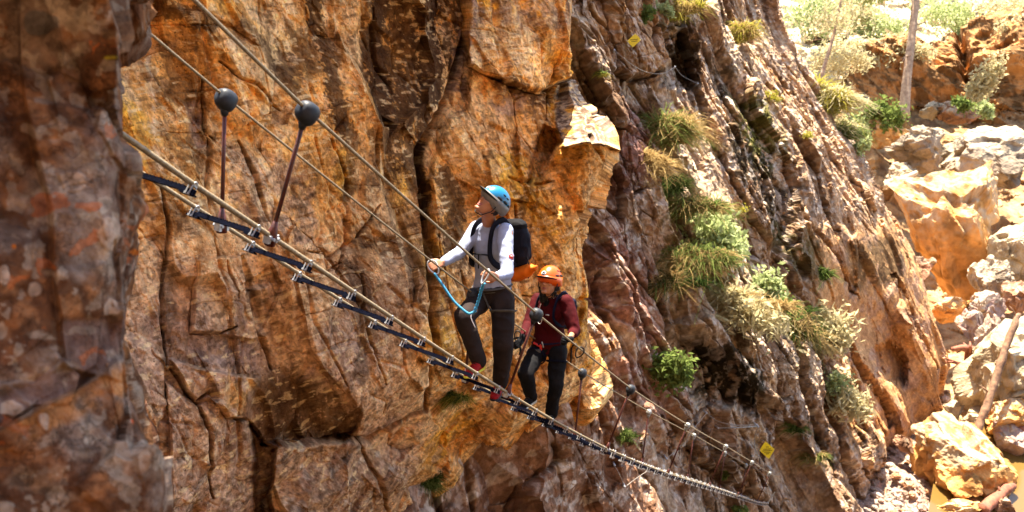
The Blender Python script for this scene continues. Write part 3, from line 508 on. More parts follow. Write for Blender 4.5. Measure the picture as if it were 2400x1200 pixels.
# ================================================================ helpers for built things
class MB:
    def __init__(s): s.v = []; s.f = []
    def add(s, V, F):
        n = len(s.v); s.v.extend([tuple(map(float, v)) for v in V]); s.f.extend([tuple(int(i)+n for i in f) for f in F]); return s
    def tube(s, pts, r, seg=8, cap=True, flat=(1, 1)):
        P = np.array([np.array(p, float) for p in pts]); n = len(P); r = np.full(n, r) if np.isscalar(r) else np.array(r, float)
        T = np.gradient(P, axis=0); T /= np.linalg.norm(T, axis=1, keepdims=True)+1e-12
        ref = np.array([0, 0, 1.0]) if abs(T[0][2]) < .9 else np.array([1.0, 0, 0]); V = []
        u = np.cross(T[0], ref); u /= np.linalg.norm(u)
        for k in range(n):
            u = u-T[k]*(u@T[k]); u /= np.linalg.norm(u)+1e-12; v = np.cross(T[k], u)
            for j in range(seg):
                a = 2*math.pi*j/seg; V.append(P[k]+r[k]*(flat[0]*math.cos(a)*u+flat[1]*math.sin(a)*v))
        F = [(k*seg+j, k*seg+(j+1) % seg, (k+1)*seg+(j+1) % seg, (k+1)*seg+j) for k in range(n-1) for j in range(seg)]
        if cap: F += [tuple(range(seg))[::-1], tuple((n-1)*seg+j for j in range(seg))]
        return s.add(V, F)
    def loft(s, rings, seg=16, p=2.0):
        """rings: (centre, half-axis vector, half-axis vector)"""
        V = []
        for c, a, b in rings:
            c, a, b = map(lambda q: np.array(q, float), (c, a, b))
            for j in range(seg):
                t = 2*math.pi*j/seg; ct, st = math.cos(t), math.sin(t)
                x = math.copysign(abs(ct)**(2/p), ct); y = math.copysign(abs(st)**(2/p), st); V.append(c+a*x+b*y)
        n = len(rings)
        F = [(k*seg+j, k*seg+(j+1) % seg, (k+1)*seg+(j+1) % seg, (k+1)*seg+j) for k in range(n-1) for j in range(seg)]
        F += [tuple(range(seg))[::-1], tuple((n-1)*seg+j for j in range(seg))]
        return s.add(V, F)
    def capsule(s, a, b, ra, rb, seg=12, w=None, flat=1.0):
        a = np.array(a, float); b = np.array(b, float); t = b-a; L = np.linalg.norm(t)+1e-9; t /= L
        ref = np.array(w, float) if w is not None else (np.array([0, 0, 1.0]) if abs(t[2]) < .9 else np.array([1.0, 0, 0]))
        u = ref-t*(ref@t); u /= np.linalg.norm(u)+1e-9; v = np.cross(t, u)
        R_ = []
        for k in range(1, 5): q = math.pi/2*k/4; R_.append((a-t*ra*math.cos(q), ra*math.sin(q)))
        for k in range(1, 4): R_.append((a+t*L*k/4, ra+(rb-ra)*k/4))
        for k in range(0, 4): q = math.pi/2*k/4; R_.append((b+t*rb*math.sin(q), rb*math.cos(q)))
        return s.loft([(c, u*r, v*r*flat) for c, r in R_], seg)
    def box(s, c, ax, ay, az):
        c, ax, ay, az = [np.array(q, float) for q in (c, ax, ay, az)]
        V = [c+i*ax+j*ay+k*az for i in (-1, 1) for j in (-1, 1) for k in (-1, 1)]
        return s.add(V, [(0, 1, 3, 2), (4, 6, 7, 5), (0, 4, 5, 1), (2, 3, 7, 6), (0, 2, 6, 4), (1, 5, 7, 3)])
    def ell(s, c, ax, ay, az, nu=16, nv=10, v0=0.0, v1=1.0):
        c, ax, ay, az = [np.array(q, float) for q in (c, ax, ay, az)]
        V = []; 
        for i in range(nv+1):
            th = math.pi*(v0+(v1-v0)*i/nv)
            for j in range(nu):
                ph = 2*math.pi*j/nu; V.append(c+az*math.cos(th)+(ax*math.cos(ph)+ay*math.sin(ph))*math.sin(th))
        F = [(i*nu+j, (i+1)*nu+j, (i+1)*nu+(j+1) % nu, i*nu+(j+1) % nu) for i in range(nv) for j in range(nu)]
        if v0 > 0: F.append(tuple(range(nu)))
        if v1 < 1: F.append(tuple(nv*nu+j for j in range(nu))[::-1])
        return s.add(V, F)
    def build(s, name, mat, parent=None, smooth=True, bevel=0, remesh=0, smoothit=0, wrinkle=0, wscale=20, sub=0):
        me = bpy.data.meshes.new(name); me.from_pydata(s.v, [], s.f); me.update()
        bm = bmesh.new(); bm.from_mesh(me)
        bmesh.ops.remove_doubles(bm, verts=bm.verts, dist=1e-5); bmesh.ops.recalc_face_normals(bm, faces=bm.faces); bm.to_mesh(me); bm.free()
        o = bpy.data.objects.new(name, me); COL.objects.link(o)
        if remesh or sub or bevel:
            if bevel: m = o.modifiers.new('b', 'BEVEL'); m.width = bevel; m.segments = 2; m.limit_method = 'ANGLE'
            if remesh:
                m = o.modifiers.new('r', 'REMESH'); m.mode = 'VOXEL'; m.voxel_size = remesh
                if smoothit: m = o.modifiers.new('s', 'SMOOTH'); m.iterations = smoothit; m.factor = .6
            if sub: m = o.modifiers.new('u', 'SUBSURF'); m.levels = sub; m.render_levels = sub
            dg = bpy.context.evaluated_depsgraph_get(); dg.update(); new = bpy.data.meshes.new_from_object(o.evaluated_get(dg)); o.modifiers.clear(); o.data = new; new.name = name; bpy.data.meshes.remove(me); me = new
        if wrinkle:
            n = len(me.vertices); co = np.zeros(n*3); me.vertices.foreach_get('co', co); co = co.reshape(-1, 3)
            no = np.array([v.normal[:] for v in me.vertices]); d = ridged(co*wscale+3, 2, 61)*wrinkle+fbm(co*wscale*.4, 2, 62)*wrinkle*1.2
            co += no*d[:, None]; me.vertices.foreach_set('co', co.ravel()); me.update()
        me.materials.clear(); me.materials.append(mat)
        me.polygons.foreach_set('use_smooth', [smooth]*len(me.polygons))
        if parent: o.parent = parent
        return o
def tag(o, label=None, cat=None, group=None, kind=None):
    if label: o['label'] = label
    if cat: o['category'] = cat
    if group: o['group'] = group
    if kind: o['kind'] = kind
    return o
def empty(name, loc, label, cat, group=None):
    o = bpy.data.objects.new(name, None); COL.objects.link(o); o.location = Vector(loc); o.empty_display_size = .1; tag(o, label, cat, group); return o
class Kid:
    """builds parts in world coordinates under a thing whose Empty is moved but not turned"""
    pass
def under(root, ob):
    ob.parent = root; ob.matrix_parent_inverse = Matrix.Translation(root.location).inverted(); return ob
def crv(pts, n=24):
    """smooth curve through points"""
    P = np.array([np.array(p, float) for p in pts]); P = np.vstack([2*P[0]-P[1], P, 2*P[-1]-P[-2]]); out = []
    for i in range(1, len(P)-2):
        for t in np.linspace(0, 1, n, endpoint=False):
            out.append(.5*((2*P[i])+(-P[i-1]+P[i+1])*t+(2*P[i-1]-5*P[i]+4*P[i+1]-P[i+2])*t*t+(-P[i-1]+3*P[i]-3*P[i+1]+P[i+2])*t**3))
    out.append(P[-2]); return np.array(out)
M = {}
M['cable'] = mat_noise('weathered_steel_cable', (.34, .26, .16), (.20, .15, .09), 60, .55, .35, .4, 220)
M['steel'] = mat_noise('galvanised_steel', (.50, .51, .53), (.33, .34, .36), 40, .4, .3, .1)
M['bar'] = mat_noise('dark_blue_steel_bar', (.0028, .0034, .009), (.0045, .0055, .013), 50, .75, 0, .5, 160, spec=.02)
M['rust'] = mat_noise('rust_red_painted_rod', (.10, .018, .010), (.045, .010, .007), 30, .5, .2, .2)
M['ball'] = mat_noise('dark_grey_plastic', (.016, .018, .023), (.028, .031, .038), 18, .5, 0, .1, spec=.2)
M['ballpale'] = mat_noise('sunlit_tinted_plastic', (.20, .21, .20), (.32, .32, .30), 18, .4)  # far balls: sunlit look put into a paler copy of the plastic
# ================================================================ THE BRIDGE
XN = lambda n: 2060-15876/(n+9.8)
_yn = {0: 430, 1: 530, 2: 610, 3: 683, 4: 740, 5: 793, 6: 839, 7: 877, 8: 911, 9: 941, 10: 968, 11: 991, 12: 1012, 13: 1026, 14: 1039, 15: 1051, 16: 1062, 17: 1073, 18: 1083, 19: 1091, 22.5: 1114.5, 30: 1143, 38: 1163, 46: 1172.5, 50: 1179}
_n = np.array(sorted(_yn)); _P = PW(XN(_n), np.array([_yn[k] for k in sorted(_yn)]), .44*(_n+9.8))
_fx = np.polyfit(_n, _P[:, 0], 1); _fy = np.polyfit(_n, _P[:, 1], 1); _fz = np.polyfit(_n, _P[:, 2], 5, w=1/(_n+9.8))
def BR(n): n = np.asarray(n, float); zz = np.polyval(_fz, np.clip(n, 0, 50)); dz = np.polyval(_fz, 0)-np.polyval(_fz, 1); zz = zz+np.where(n < 0, -n*dz*1.04, 0); return np.stack([np.polyval(_fx, n), np.polyval(_fy, n), zz], -1)
_dir = np.array([_fx[0], _fy[0], 0]); _dir /= np.linalg.norm(_dir); OUT = np.array([_dir[1], -_dir[0], 0]); WID = .42; ZU = np.array([0, 0, 1.0])
def BL(n): return BR(n)-OUT*WID
bridge = empty('suspension_bridge', BR(50), 'narrow cable ladder bridge with dark steel rungs and splayed rusty posts crossing the gorge', 'bridge')
bp = lambda mb, name, mat, **k: under(bridge, mb.build(name, mat, None, **k))
ns = np.linspace(-3.2, 52, 180)
bp(MB().tube(BR(ns)+ZU*.012, .0135, 8), 'foot_cable', M['cable']); bp(MB().tube(BL(ns)+ZU*.012, .0115, 8), 'foot_cable', M['cable'])
# one rung and its clamps, then copies
rg = MB(); rg.box((-WID/2, 0, -.022), (WID/2+.025, 0, 0), (0, .0115, 0), (0, 0, .0095))
for k in range(15): rg.box((-.05-k*.0235, 0, -.0095), (.0065, 0, 0), (0, .0105, 0), (0, 0, .0045))
rg.box((-.01, 0, -.038), (.042, 0, 0), (0, .017, 0), (0, 0, .004)); rg.box((-WID+.01, 0, -.038), (.042, 0, 0), (0, .017, 0), (0, 0, .004))
rung0 = rg.build('rung', M['bar'], None, smooth=False)
cl = MB(); arc = [(0, .020*math.cos(a), .012+.020*math.sin(a)) for a in np.linspace(0, math.pi, 9)]
for dx in (-.016, .012): cl.tube([(dx, .020, -.05)]+[(dx, p[1], p[2]) for p in arc]+[(dx, -.020, -.05)], .0052, 6)
cl.box((-.002, 0, .006), (.024, 0, 0), (0, .014, 0), (0, 0, .006))
for dx in (-.016, .012):
    for dy in (-.020, .020): cl.tube([(dx, dy, -.060), (dx, dy, -.046)], .0105, 6)
cl0 = cl.build('rung_clamp', M['steel'], None, smooth=False)
COL.objects.unlink(rung0); COL.objects.unlink(cl0)
NR = 51
for k in range(NR):
    n_ = k+.0; c = BR(n_); t = BR(n_+.5)-BR(n_-.5); t = t/np.linalg.norm(t); zz = np.cross(OUT, t); zz /= np.linalg.norm(zz)
    if k in (0,): pass
    wob = .01*math.sin(k*3.1)
    r_ = rung0.copy(); COL.objects.link(r_); r_.parent = bridge
    Mx = Matrix(((OUT[0], t[0], zz[0], c[0]), (OUT[1], t[1], zz[1], c[1]), (OUT[2], t[2], zz[2], c[2]), (0, 0, 0, 1))) @ Matrix.Rotation(wob*3, 4, 'X')
    r_.matrix_parent_inverse = Matrix.Translation(bridge.location).inverted(); r_.matrix_basis = Mx
    for dx in (0.0, -WID):
        c_ = cl0.copy(); COL.objects.link(c_); c_.parent = r_; c_.location = (dx, 0, 0); c_.scale = (.72, .72, .72) if k < 16 else (1.05, 1.05, 1.05)
# posts with their cable balls
posts_n = [1.26, 8.45, 15.3, 22.5, 30.1, 37.9, 45.2]
topR = []; topL = []; PH = [.69, .77, .82, .86, .88, .88, .88]
for i, n_ in enumerate(posts_n):
    for side, B_, top in ((1, BR, topR), (-1, BL, topL)):
        if side < 0 and i == 0: n_ = 1.45
        b = B_(n_); u = ZU*PH[i]+OUT*side*(.13 if side > 0 else .07)
        tp_ = b+u; top.append(tp_); ua = u/np.linalg.norm(u)
        g = MB().tube([b-ua*.03, tp_-ua*.05], .0115, 8)
        g.tube([b+ua*.10, b+ua*.03, b-ua*.035], [.012, .027, .030], 8)
        po = bp(g, 'post', M['rust'])
        bk = MB(); bk.box(b, _dir*.035, OUT*.020, ua*.022)
        for q in (-.018, .018): bk.tube([b+_dir*q-OUT*side*.028+ua*.004, b+_dir*q+OUT*side*.040+ua*.004], .009, 6)
        o_ = bk.build('base_bracket', M['steel'], po, smooth=False); o_.matrix_parent_inverse = po.matrix_parent_inverse.copy()
        o_.matrix_parent_inverse = Matrix()
        bl = MB(); rr = .060 if i < 3 else .047
        tt = (BR(n_+.5)-BR(n_-.5)); tt /= np.linalg.norm(tt)
        prof = [(-1.0, .35), (-.9, .62), (-.5, .86), (0, .97), (.5, 1.0), (.86, .92), (1.0, .66)]
        e1 = np.cross(tt, ua); e1 /= np.linalg.norm(e1); e2 = np.cross(e1, tt)
        bl.loft([(tp_-ua*.012+tt*rr*.88*a, e1*rr*b_*.86, e2*rr*b_) for a, b_ in prof], 20, 2.4)
        bl.tube([tp_-ua*.10, tp_-ua*.05], [.016, .030], 10)
        ob = bl.build('cable_ball', M['ball'] if i < 3 else M['ballpale'], po)
        ob.matrix_parent_inverse = Matrix()
        bt = MB()
        for q in (-.014, .014): bt.tube([tp_+tt*.050+ua*(q-.01), tp_+tt*.068+ua*(q-.01)], .009, 6)
        ob2 = bt.build('cable_bolt', M['steel'], po); ob2.matrix_parent_inverse = Matrix()
def rail(tops, side):
    B_ = BR if side > 0 else BL
    e0 = B_(-3.4)+ZU*.70+OUT*side*.14; e1 = B_(51.5)+ZU*.50+OUT*side*.13
    P = [e0]+tops+[e1]; out = []
    for a, b in zip(P[:-1], P[1:]):
        L = np.linalg.norm(b-a)
        for t in np.linspace(0, 1, 14, endpoint=False): out.append(a+(b-a)*t-ZU*.012*L*t*(1-t)*.6)
    out.append(P[-1]); return np.array(out)
railR, railL = rail(topR, 1), rail(topL, -1)
bp(MB().tube(railR, .0095, 8), 'hand_cable', M['cable']); bp(MB().tube(railL, .0075, 8), 'hand_cable', M['cable'])
# ================================================================ THE CLIMBERS
def cloth(name, c1, c2, sc=14, rough=.85, bump=.3, bs=220): return mat_noise(name, c1, c2, sc, rough, 0, bump, bs, spec=.12)
M['skin'] = mat_noise('skin', (.34, .135, .065), (.28, .105, .05), 20, .5, 0, .05)
M['skin2'] = mat_noise('olive_skin', (.40, .17, .085), (.34, .14, .065), 20, .5, 0, .05)
M['shirt'] = cloth('pale_grey_blue_sun_shirt', (.27, .30, .42), (.24, .27, .38), 9)
M['trouser'] = cloth('dark_brown_trousers', (.016, .011, .0105), (.025, .017, .016), 8)
M['navy'] = cloth('navy_fabric', (.003, .004, .014), (.005, .006, .018), 9)
M['black'] = cloth('black_fabric', (.004, .004, .005), (.008, .007, .008), 9)
M['pack'] = cloth('blue_black_pack_fabric', (.005, .005, .010), (.009, .009, .016), 12)
M['maroon'] = cloth('maroon_fleece', (.055, .0018, .0035), (.036, .0012, .0028), 9)
M['orange'] = cloth('orange_nylon', (.75, .16, .015), (.62, .12, .01), 8, .5)
M['web'] = cloth('grey_harness_webbing', (.06, .055, .052), (.09, .085, .08), 12)
M['redshoe'] = cloth('red_shoe_fabric', (.30, .006, .006), (.2, .004, .004), 20, .6)
M['sole'] = mat_noise('pale_rubber_sole', (.60, .56, .45), (.50, .46, .36), 20, .6)
M['yellow'] = mat_noise('yellow_rubber', (.62, .58, .04), (.55, .50, .03), 20, .5)
M['hblue'] = mat_noise('blue_helmet_shell', (.003, .125, .27), (.004, .145, .31), 4, .28)
M['hgrey'] = mat_noise('grey_helmet_rim', (.10, .095, .09), (.13, .12, .115), 6, .5)
M['horange'] = mat_noise('orange_helmet_shell', (.60, .085, .006), (.55, .075, .005), 4, .3)
M['dark'] = mat_noise('black_plastic', (.005, .005, .006), (.008, .008, .009), 12, .5, spec=.2)
M['white'] = mat_noise('white_print', (.75, .75, .75), (.68, .68, .68), 10, .5)
M['hair'] = mat_noise('dark_brown_hair', (.006, .004, .003), (.012, .007, .005), 60, .5, 0, .6, 200)
M['red'] = mat_noise('red_plastic', (.60, .02, .02), (.5, .015, .015), 12, .35)
M['rope'] = mat_noise('blue_braided_rope', (.01, .16, .38), (.03, .30, .50), 160, .7, 0, .6, 300)
M['eye'] = mat_noise('eye_white', (.6, .57, .53), (.6, .57, .53), 5, .2)
M['lip'] = mat_noise('lips', (.28, .07, .06), (.25, .06, .05), 20, .4)
M['teeth'] = mat_noise('teeth', (.75, .72, .66), (.75, .72, .66), 20, .3)
def nrm(v): v = np.array(v, float); return v/np.linalg.norm(v)
def frame(f, u):
    f = nrm(f); u = np.array(u, float); u = nrm(u-f*(u@f)); r = np.cross(f, u); return r, f, u     # right-hand side, forward, up
def hand(mb, wrist, palmdir, across, curl, sc=1.0, side=1):
    """palm, four curled fingers of different lengths and a thumb. curl = direction the fingers bend to"""
    w_ = np.array(wrist, float); d = nrm(palmdir); a = nrm(np.array(across)-d*(np.array(across)@d)); c = np.array(curl, float); c = nrm(c-d*(c@d)-a*(c@a))
    mb.loft([(w_-d*.01*sc, a*.026*sc, c*.018*sc), (w_+d*.03*sc, a*.036*sc, c*.015*sc), (w_+d*.075*sc, a*.042*sc, c*.013*sc), (w_+d*.09*sc, a*.040*sc, c*.010*sc)], 12, 2.6)
    for i, L in enumerate((.040, .046, .043, .034)):
        o = w_+d*.083*sc+a*(-.031+.0205*i)*sc; p = [o]; ang = .55
        for s_ in (1.0, .72, .6):
            dd = d*math.cos(ang)+c*math.sin(ang); p.append(p[-1]+dd*L*s_*sc); ang += .85
        mb.tube(p, [.0105*sc, .0098*sc, .0088*sc, .0072*sc], 8)
    o = w_+d*.028*sc-a*.030*sc*side; p1_ = o+(d*.5-a*.6*side+c*.5)*.038*sc; p2_ = p1_+(d*.55-a*.05*side+c*.8)*.032*sc
    mb.tube([o, p1_, p2_], [.015*sc, .012*sc, .009*sc], 8)
def head_mesh(mb, c, r, f, u, s=1.0):
    """skull, brow, cheeks, nose, jaw and ears in the head's own frame"""
    L = [(-.125, .040, .048, .030), (-.112, .052, .062, .022), (-.085, .064, .078, .014), (-.055, .070, .086, .010), (-.02, .073, .092, .006), (.02, .075, .096, 0), (.06, .072, .094, -.004), (.095, .058, .078, -.008), (.118, .034, .048, -.010), (.126, .012, .016, -.01)]
    mb.loft([(c+u*z*s+f*o*s, r*w_*s, f*d*s) for z, w_, d, o in L], 22, 2.25)
    mb.capsule(c+f*.088*s+u*.012*s, c+f*.113*s-u*.030*s, .010*s, .014*s, 10)          # nose
    for q in (-1, 1):
        mb.capsule(c+f*.104*s-u*.034*s+r*q*.009*s, c+f*.098*s-u*.034*s+r*q*.012*s, .009*s, .008*s, 8)
        mb.capsule(c+f*.088*s+u*.026*s+r*q*.012*s, c+f*.080*s+u*.026*s+r*q*.045*s, .009*s, .008*s, 8)   # brow
        mb.ell(c+f*.062*s-u*.022*s+r*q*.045*s, r*.022*s, f*.026*s, u*.026*s, 10, 8)                     # cheek
        mb.ell(c-f*.006*s-u*.012*s+r*q*.078*s, r*.008*s, f*.018*s, u*.030*s, 10, 8)                     # ear
    mb.capsule(c+f*.092*s-u*.106*s-r*.012*s, c+f*.092*s-u*.106*s+r*.012*s, .017*s, .017*s, 10)          # chin
def add_face(root, body, c, r, f, u, s, smile):
    for q in (-1, 1):
        e = MB().ell(c+f*.086*s+u*.006*s+r*q*.032*s, r*.0125*s, f*.010*s, u*.0085*s, 12, 8); under(body, e.build('eye', M['eye'])).matrix_parent_inverse = Matrix()
        e = MB().ell(c+f*.0935*s+u*.006*s+r*(q*.032-.002)*s, r*.0058*s, f*.004*s, u*.0062*s, 10, 6); under(body, e.build('iris', M['dark'])).matrix_parent_inverse = Matrix()
        e = MB().tube(crv([c+f*.098*s+u*.026*s+r*q*.014*s, c+f*.097*s+u*.031*s+r*q*.032*s, c+f*.085*s+u*.025*s+r*q*.050*s], 6), .0035*s, 6); under(body, e.build('eyebrow', M['hair'])).matrix_parent_inverse = Matrix()
    wd = .027 if smile else .022
    lips = MB().tube(crv([c+f*.085*s-u*(.060 if smile else .066)*s-r*wd*s, c+f*.103*s-u*.066*s, c+f*.085*s-u*(.060 if smile else .066)*s+r*wd*s], 8), .0050*s, 6)
    lips.tube(crv([c+f*.085*s-u*(.060 if smile else .068)*s-r*wd*s, c+f*.101*s-u*(.084 if smile else .074)*s, c+f*.085*s-u*(.060 if smile else .068)*s+r*wd*s], 8), .0055*s, 6)
    under(body, lips.build('lips', M['lip'])).matrix_parent_inverse = Matrix()
    if smile:
        t = MB().ell(c+f*.094*s-u*.070*s, r*.020*s, f*.006*s, u*.0065*s, 12, 6); under(body, t.build('teeth', M['teeth'])).matrix_parent_inverse = Matrix()
def person(name, label, J, skin, S=1.0, girth=1.0):
    """J: joints as world points; returns root and frames. The body is one skin surface; clothes are children of the person."""
    root = empty(name, J['base'], label, 'person')
    body = MB(); a = {k: np.array(v, float) for k, v in J.items() if k not in ('f', 'u', 'ff')}
    cr = nrm(a['shL']-a['shR']); hr = nrm(a['hipL']-a['hipR'])    # across chest / hips (toward the person's left)
    sp = nrm(a['neck']-a['pelvis']); ch_f = nrm(np.cross(sp, cr)); 
    if ch_f @ np.array(J['ff']) < 0: ch_f = -ch_f
    return root, body, a, cr, hr, sp, ch_f
def torso(mb, a, cr, hr, sp, cf, g=1.0, low=.0, k=1.0):
    pel, wa, ch, ne = a['pelvis'], a['waist'], a['chest'], a['neck']
    rings = [(pel-sp*(.06+low), hr*.150*g, cf*.105*g), (pel+sp*.04, hr*.168*g, cf*.118*g), (wa, hr*.145*g, cf*.105*g), (wa*.5+ch*.5, (hr+cr)*.5*.158*g, cf*.115*g), (ch, cr*.175*g, cf*.125*g), (ch+(ne-ch)*.45, cr*.178*g, cf*.112*g), (ch+(ne-ch)*.78, cr*.125*g, cf*.080*g), (ne+sp*.00, cr*.066*k, cf*.062*k)]
    mb.loft(rings, 24, 2.3)
def noR(o): o.matrix_parent_inverse = Matrix(); return o
def kid(root, mb, name, mat, **k): return under(root, mb.build(name, mat, None, **k))
def shoe(root, ank, toe, up_, matu, mats, ssole):
    d = nrm(np.array(toe)-np.array(ank)); u = nrm(np.array(up_)-d*(np.array(up_)@d)); heel = np.array(ank)-u*.055-d*.055; s_ = np.cross(d, u)
    m = MB(); L = .27
    m.loft([(heel+u*.035, s_*.020, u*.030), (heel+d*.02+u*.036, s_*.036, u*.042), (heel+d*.07+u*.045, s_*.040, u*.055), (heel+d*.12+u*.036, s_*.042, u*.044), (heel+d*.18+u*.022, s_*.047, u*.030), (heel+d*.24+u*.014, s_*.040, u*.021), (heel+d*.272+u*.010, s_*.018, u*.012)], 18, 2.2)
    m.loft([(heel+d*.045+u*.06, s_*.036, d*.045), (heel+d*.04+u*.115, s_*.039, d*.047)], 16, 2.0)
    sh = kid(root, m, 'shoe', matu, remesh=.006, smoothit=3)
    q = MB(); q.loft([(heel-d*.006-u*.004+u*.0, s_*.022, u*.013), (heel+d*.03-u*.004, s_*.040, u*.014), (heel+d*.12-u*.002, s_*.040, u*.012), (heel+d*.19-u*.004, s_*.049, u*.012), (heel+d*.25-u*.001, s_*.040, u*.011), (heel+d*.284+u*.004, s_*.016, u*.008)], 16, 2.6)
    noR(q.build('sole', mats, sh)); l = MB()
    for i in range(4): p = heel+d*(.11+.022*i)+u*(.085-.014*i); l.tube([p-s_*.022, p+u*.006, p+s_*.022], .0035, 6)
    noR(l.build('laces', ssole, sh)); return sh
def chain_link(pts, r, name, mat, root): return kid(root, MB().tube(pts, r, 6), name, mat)
def carabiner(mb, c, ax, ay, L=.055, W=.03, r=.0050):
    P = [np.array(c)+np.array(ax)*L*math.sin(t)+np.array(ay)*W*(math.cos(t)+.25*math.cos(t)*math.sin(t)) for t in np.linspace(0, 2*math.pi, 21)]
    mb.tube(P, r, 6, cap=False)
# ------------------------------------------------------------ first climber: white top, blue helmet
def PP(x, y, d): return PW(x, y, d)
J = dict(base=PP(1163, 932, 8.20), pelvis=PP(1153, 688, 8.16), waist=PP(1154, 648, 8.12), chest=PP(1152, 585, 8.02), neck=PP(1148, 527, 7.94),
         shR=PP(1112, 538, 8.08), shL=PP(1190, 543, 7.80), elR=PP(1078, 592, 7.92), wrR=PP(1037, 615, 7.66), elL=PP(1189, 640, 7.62), wrL=PP(1164, 650, 7.36),
         hipR=PP(1128, 700, 8.22), hipL=PP(1179, 703, 8.10), knR=PP(1086, 742, 7.84), anR=PP(1123, 850, 7.96), knL=PP(1180, 805, 8.06), anL=PP(1172, 900, 8.26), ff=-fwd-CR*.5)
r1, body, a, cr, hr, sp, cf = person('person', 'man in a pale long-sleeved top and blue helmet looking up, gripping both hand cables', J, 'skin')
hc = PP(1153, 476, 7.80); hf = nrm(-CR*.62+CU*.52-fwd*.68); hrr, hf, hu = frame(hf, CR*.50+CU*.85-fwd*.10); HS = 1.02
torso(body, a, cr, hr, sp, cf, .90)
body.capsule(a['neck']-sp*.03, hc-hu*.07*HS-hf*.012, .062, .056, 16)
head_mesh(body, hc, hrr, hf, hu, HS)
for s_ in 'RL':
    body.capsule(a['sh'+s_], a['el'+s_], .046, .036, 12); body.capsule(a['el'+s_], a['wr'+s_], .037, .026, 12)
    body.capsule(a['hip'+s_], a['kn'+s_], .078, .052, 14); body.capsule(a['kn'+s_], a['an'+s_], .052, .036, 12)
hand(body, a['wrR'], nrm(PP(1016, 622, 7.58)-a['wrR']), nrm(CU*.6+fwd*.5), -CU*.9-CR*.2, 1.0, -1)
hand(body, a['wrL'], nrm(PP(1140, 646, 7.24)-a['wrL']), nrm(CU*.9+CR*.3), -CR*.5-fwd*.6, 1.0, 1)
bo = kid(r1, body, 'body', M['skin'], remesh=.0065, smoothit=5)
add_face(r1, bo, hc, hrr, hf, hu, HS, True)
# shirt
t = MB(); torso(t, a, cr, hr, sp, cf, 1.0, .03, 1.18)
for s_ in 'RL':
    t.capsule(a['sh'+s_]-(a['sh'+s_]-a['neck'])*.15, a['el'+s_], .068, .052, 14); w_ = a['wr'+s_]; e_ = a['el'+s_]
    t.capsule(e_, e_+(w_-e_)*.92, .054, .036, 14)
t.loft([(a['neck']-sp*.02, cr*.088, cf*.084), (a['neck']+sp*.016, cr*.075, cf*.074)], 16)
sh = kid(r1, t, 'shirt', M['shirt'], remesh=.009, smoothit=5, wrinkle=.0055, wscale=13)
# sleeve badge and helmet mark
bd = MB(); bc = a['shL']*.38+a['elL']*.62; bn = nrm(-fwd*.9+CR*.55); bx = nrm(np.cross(bn, CU)); by = np.cross(bx, bn); bc = bc+bn*.058
bd.loft([(bc-bn*.006, bx*.021, by*.026), (bc+bn*.003, bx*.020, by*.025)], 18); noR(bd.build('sleeve_badge', M['red'], sh))
bd = MB(); bd.box(bc+bn*.004-by*.032, bx*.018, by*.004, bn*.002); bd.box(bc+bn*.004+by*.008, bx*.009, by*.004, bn*.002); noR(bd.build('badge_lettering', M['white'], sh))
# trousers
t = MB(); t.loft([(a['pelvis']+sp*.085, hr*.150, cf*.112), (a['pelvis']+sp*.02, hr*.170, cf*.122), (a['pelvis']-sp*.07, hr*.165, cf*.118)], 22, 2.3)
for s_, k_ in (('R', 1), ('L', 1)):
    t.capsule(a['hip'+s_], a['kn'+s_], .106, .084, 16); t.capsule(a['kn'+s_], a['an'+s_]+(a['kn'+s_]-a['an'+s_])*.04, .084, .066, 16)
kid(r1, t, 'trousers', M['trouser'], remesh=.010, smoothit=6, wrinkle=.007, wscale=11)
kp = MB(); kp.capsule(a['hipR']-hr*.00+cf*.035+sp*.01, a['knR']*.72+a['hipR']*.28+cf*.03, .088, .070, 14); kid(r1, kp, 'thigh_panel', M['navy'], remesh=.010, smoothit=3, wrinkle=.003)
shoe(r1, a['anR'], PP(1095, 868, 7.80), nrm(CU+CR*.1), M['redshoe'], M['yellow'], M['dark'])
shoe(r1, a['anL'], PP(1152, 930, 8.02), nrm(CU+CR*.1), M['redshoe'], M['dark'], M['dark'])
# harness
h_ = MB()
def ring(c, u_, v_, n=28): return [np.array(c)+u_*math.cos(q)+v_*math.sin(q) for q in np.linspace(0, 2*math.pi, n)]
wc = a['pelvis']+sp*.075
h_.tube(ring(wc, hr*.158, cf*.125), .012, 6, False, (2.2, .6)); h_.tube(ring(wc-sp*.03, hr*.164, cf*.128), .004, 6, False)
for s_ in 'RL':
    d_ = nrm(a['kn'+s_]-a['hip'+s_]); c_ = a['hip'+s_]+d_*.10; u_ = nrm(np.cross(d_, cf)); v_ = np.cross(d_, u_); h_.tube(ring(c_, u_*.103, v_*.103), .010, 6, False, (2.2, .7))
    h_.tube([wc+cf*.125, a['hip'+s_]*.6+a['pelvis']*.4+cf*.125-sp*.05, c_+cf*.09], .009, 6)
hv = kid(r1, h_, 'harness', M['web'])
g = MB(); gp = wc+hr*.165+cf*.02-sp*.03
g.tube([gp, gp-sp*.07], .008, 6); carabiner(g, gp-sp*.125, sp, cf*.6-hr*.5, .058, .030, .006); carabiner(g, gp-sp*.10-cf*.03, sp, cf*.8, .05, .024, .005)
noR(g.build('harness_carabiner', M['steel'], hv))
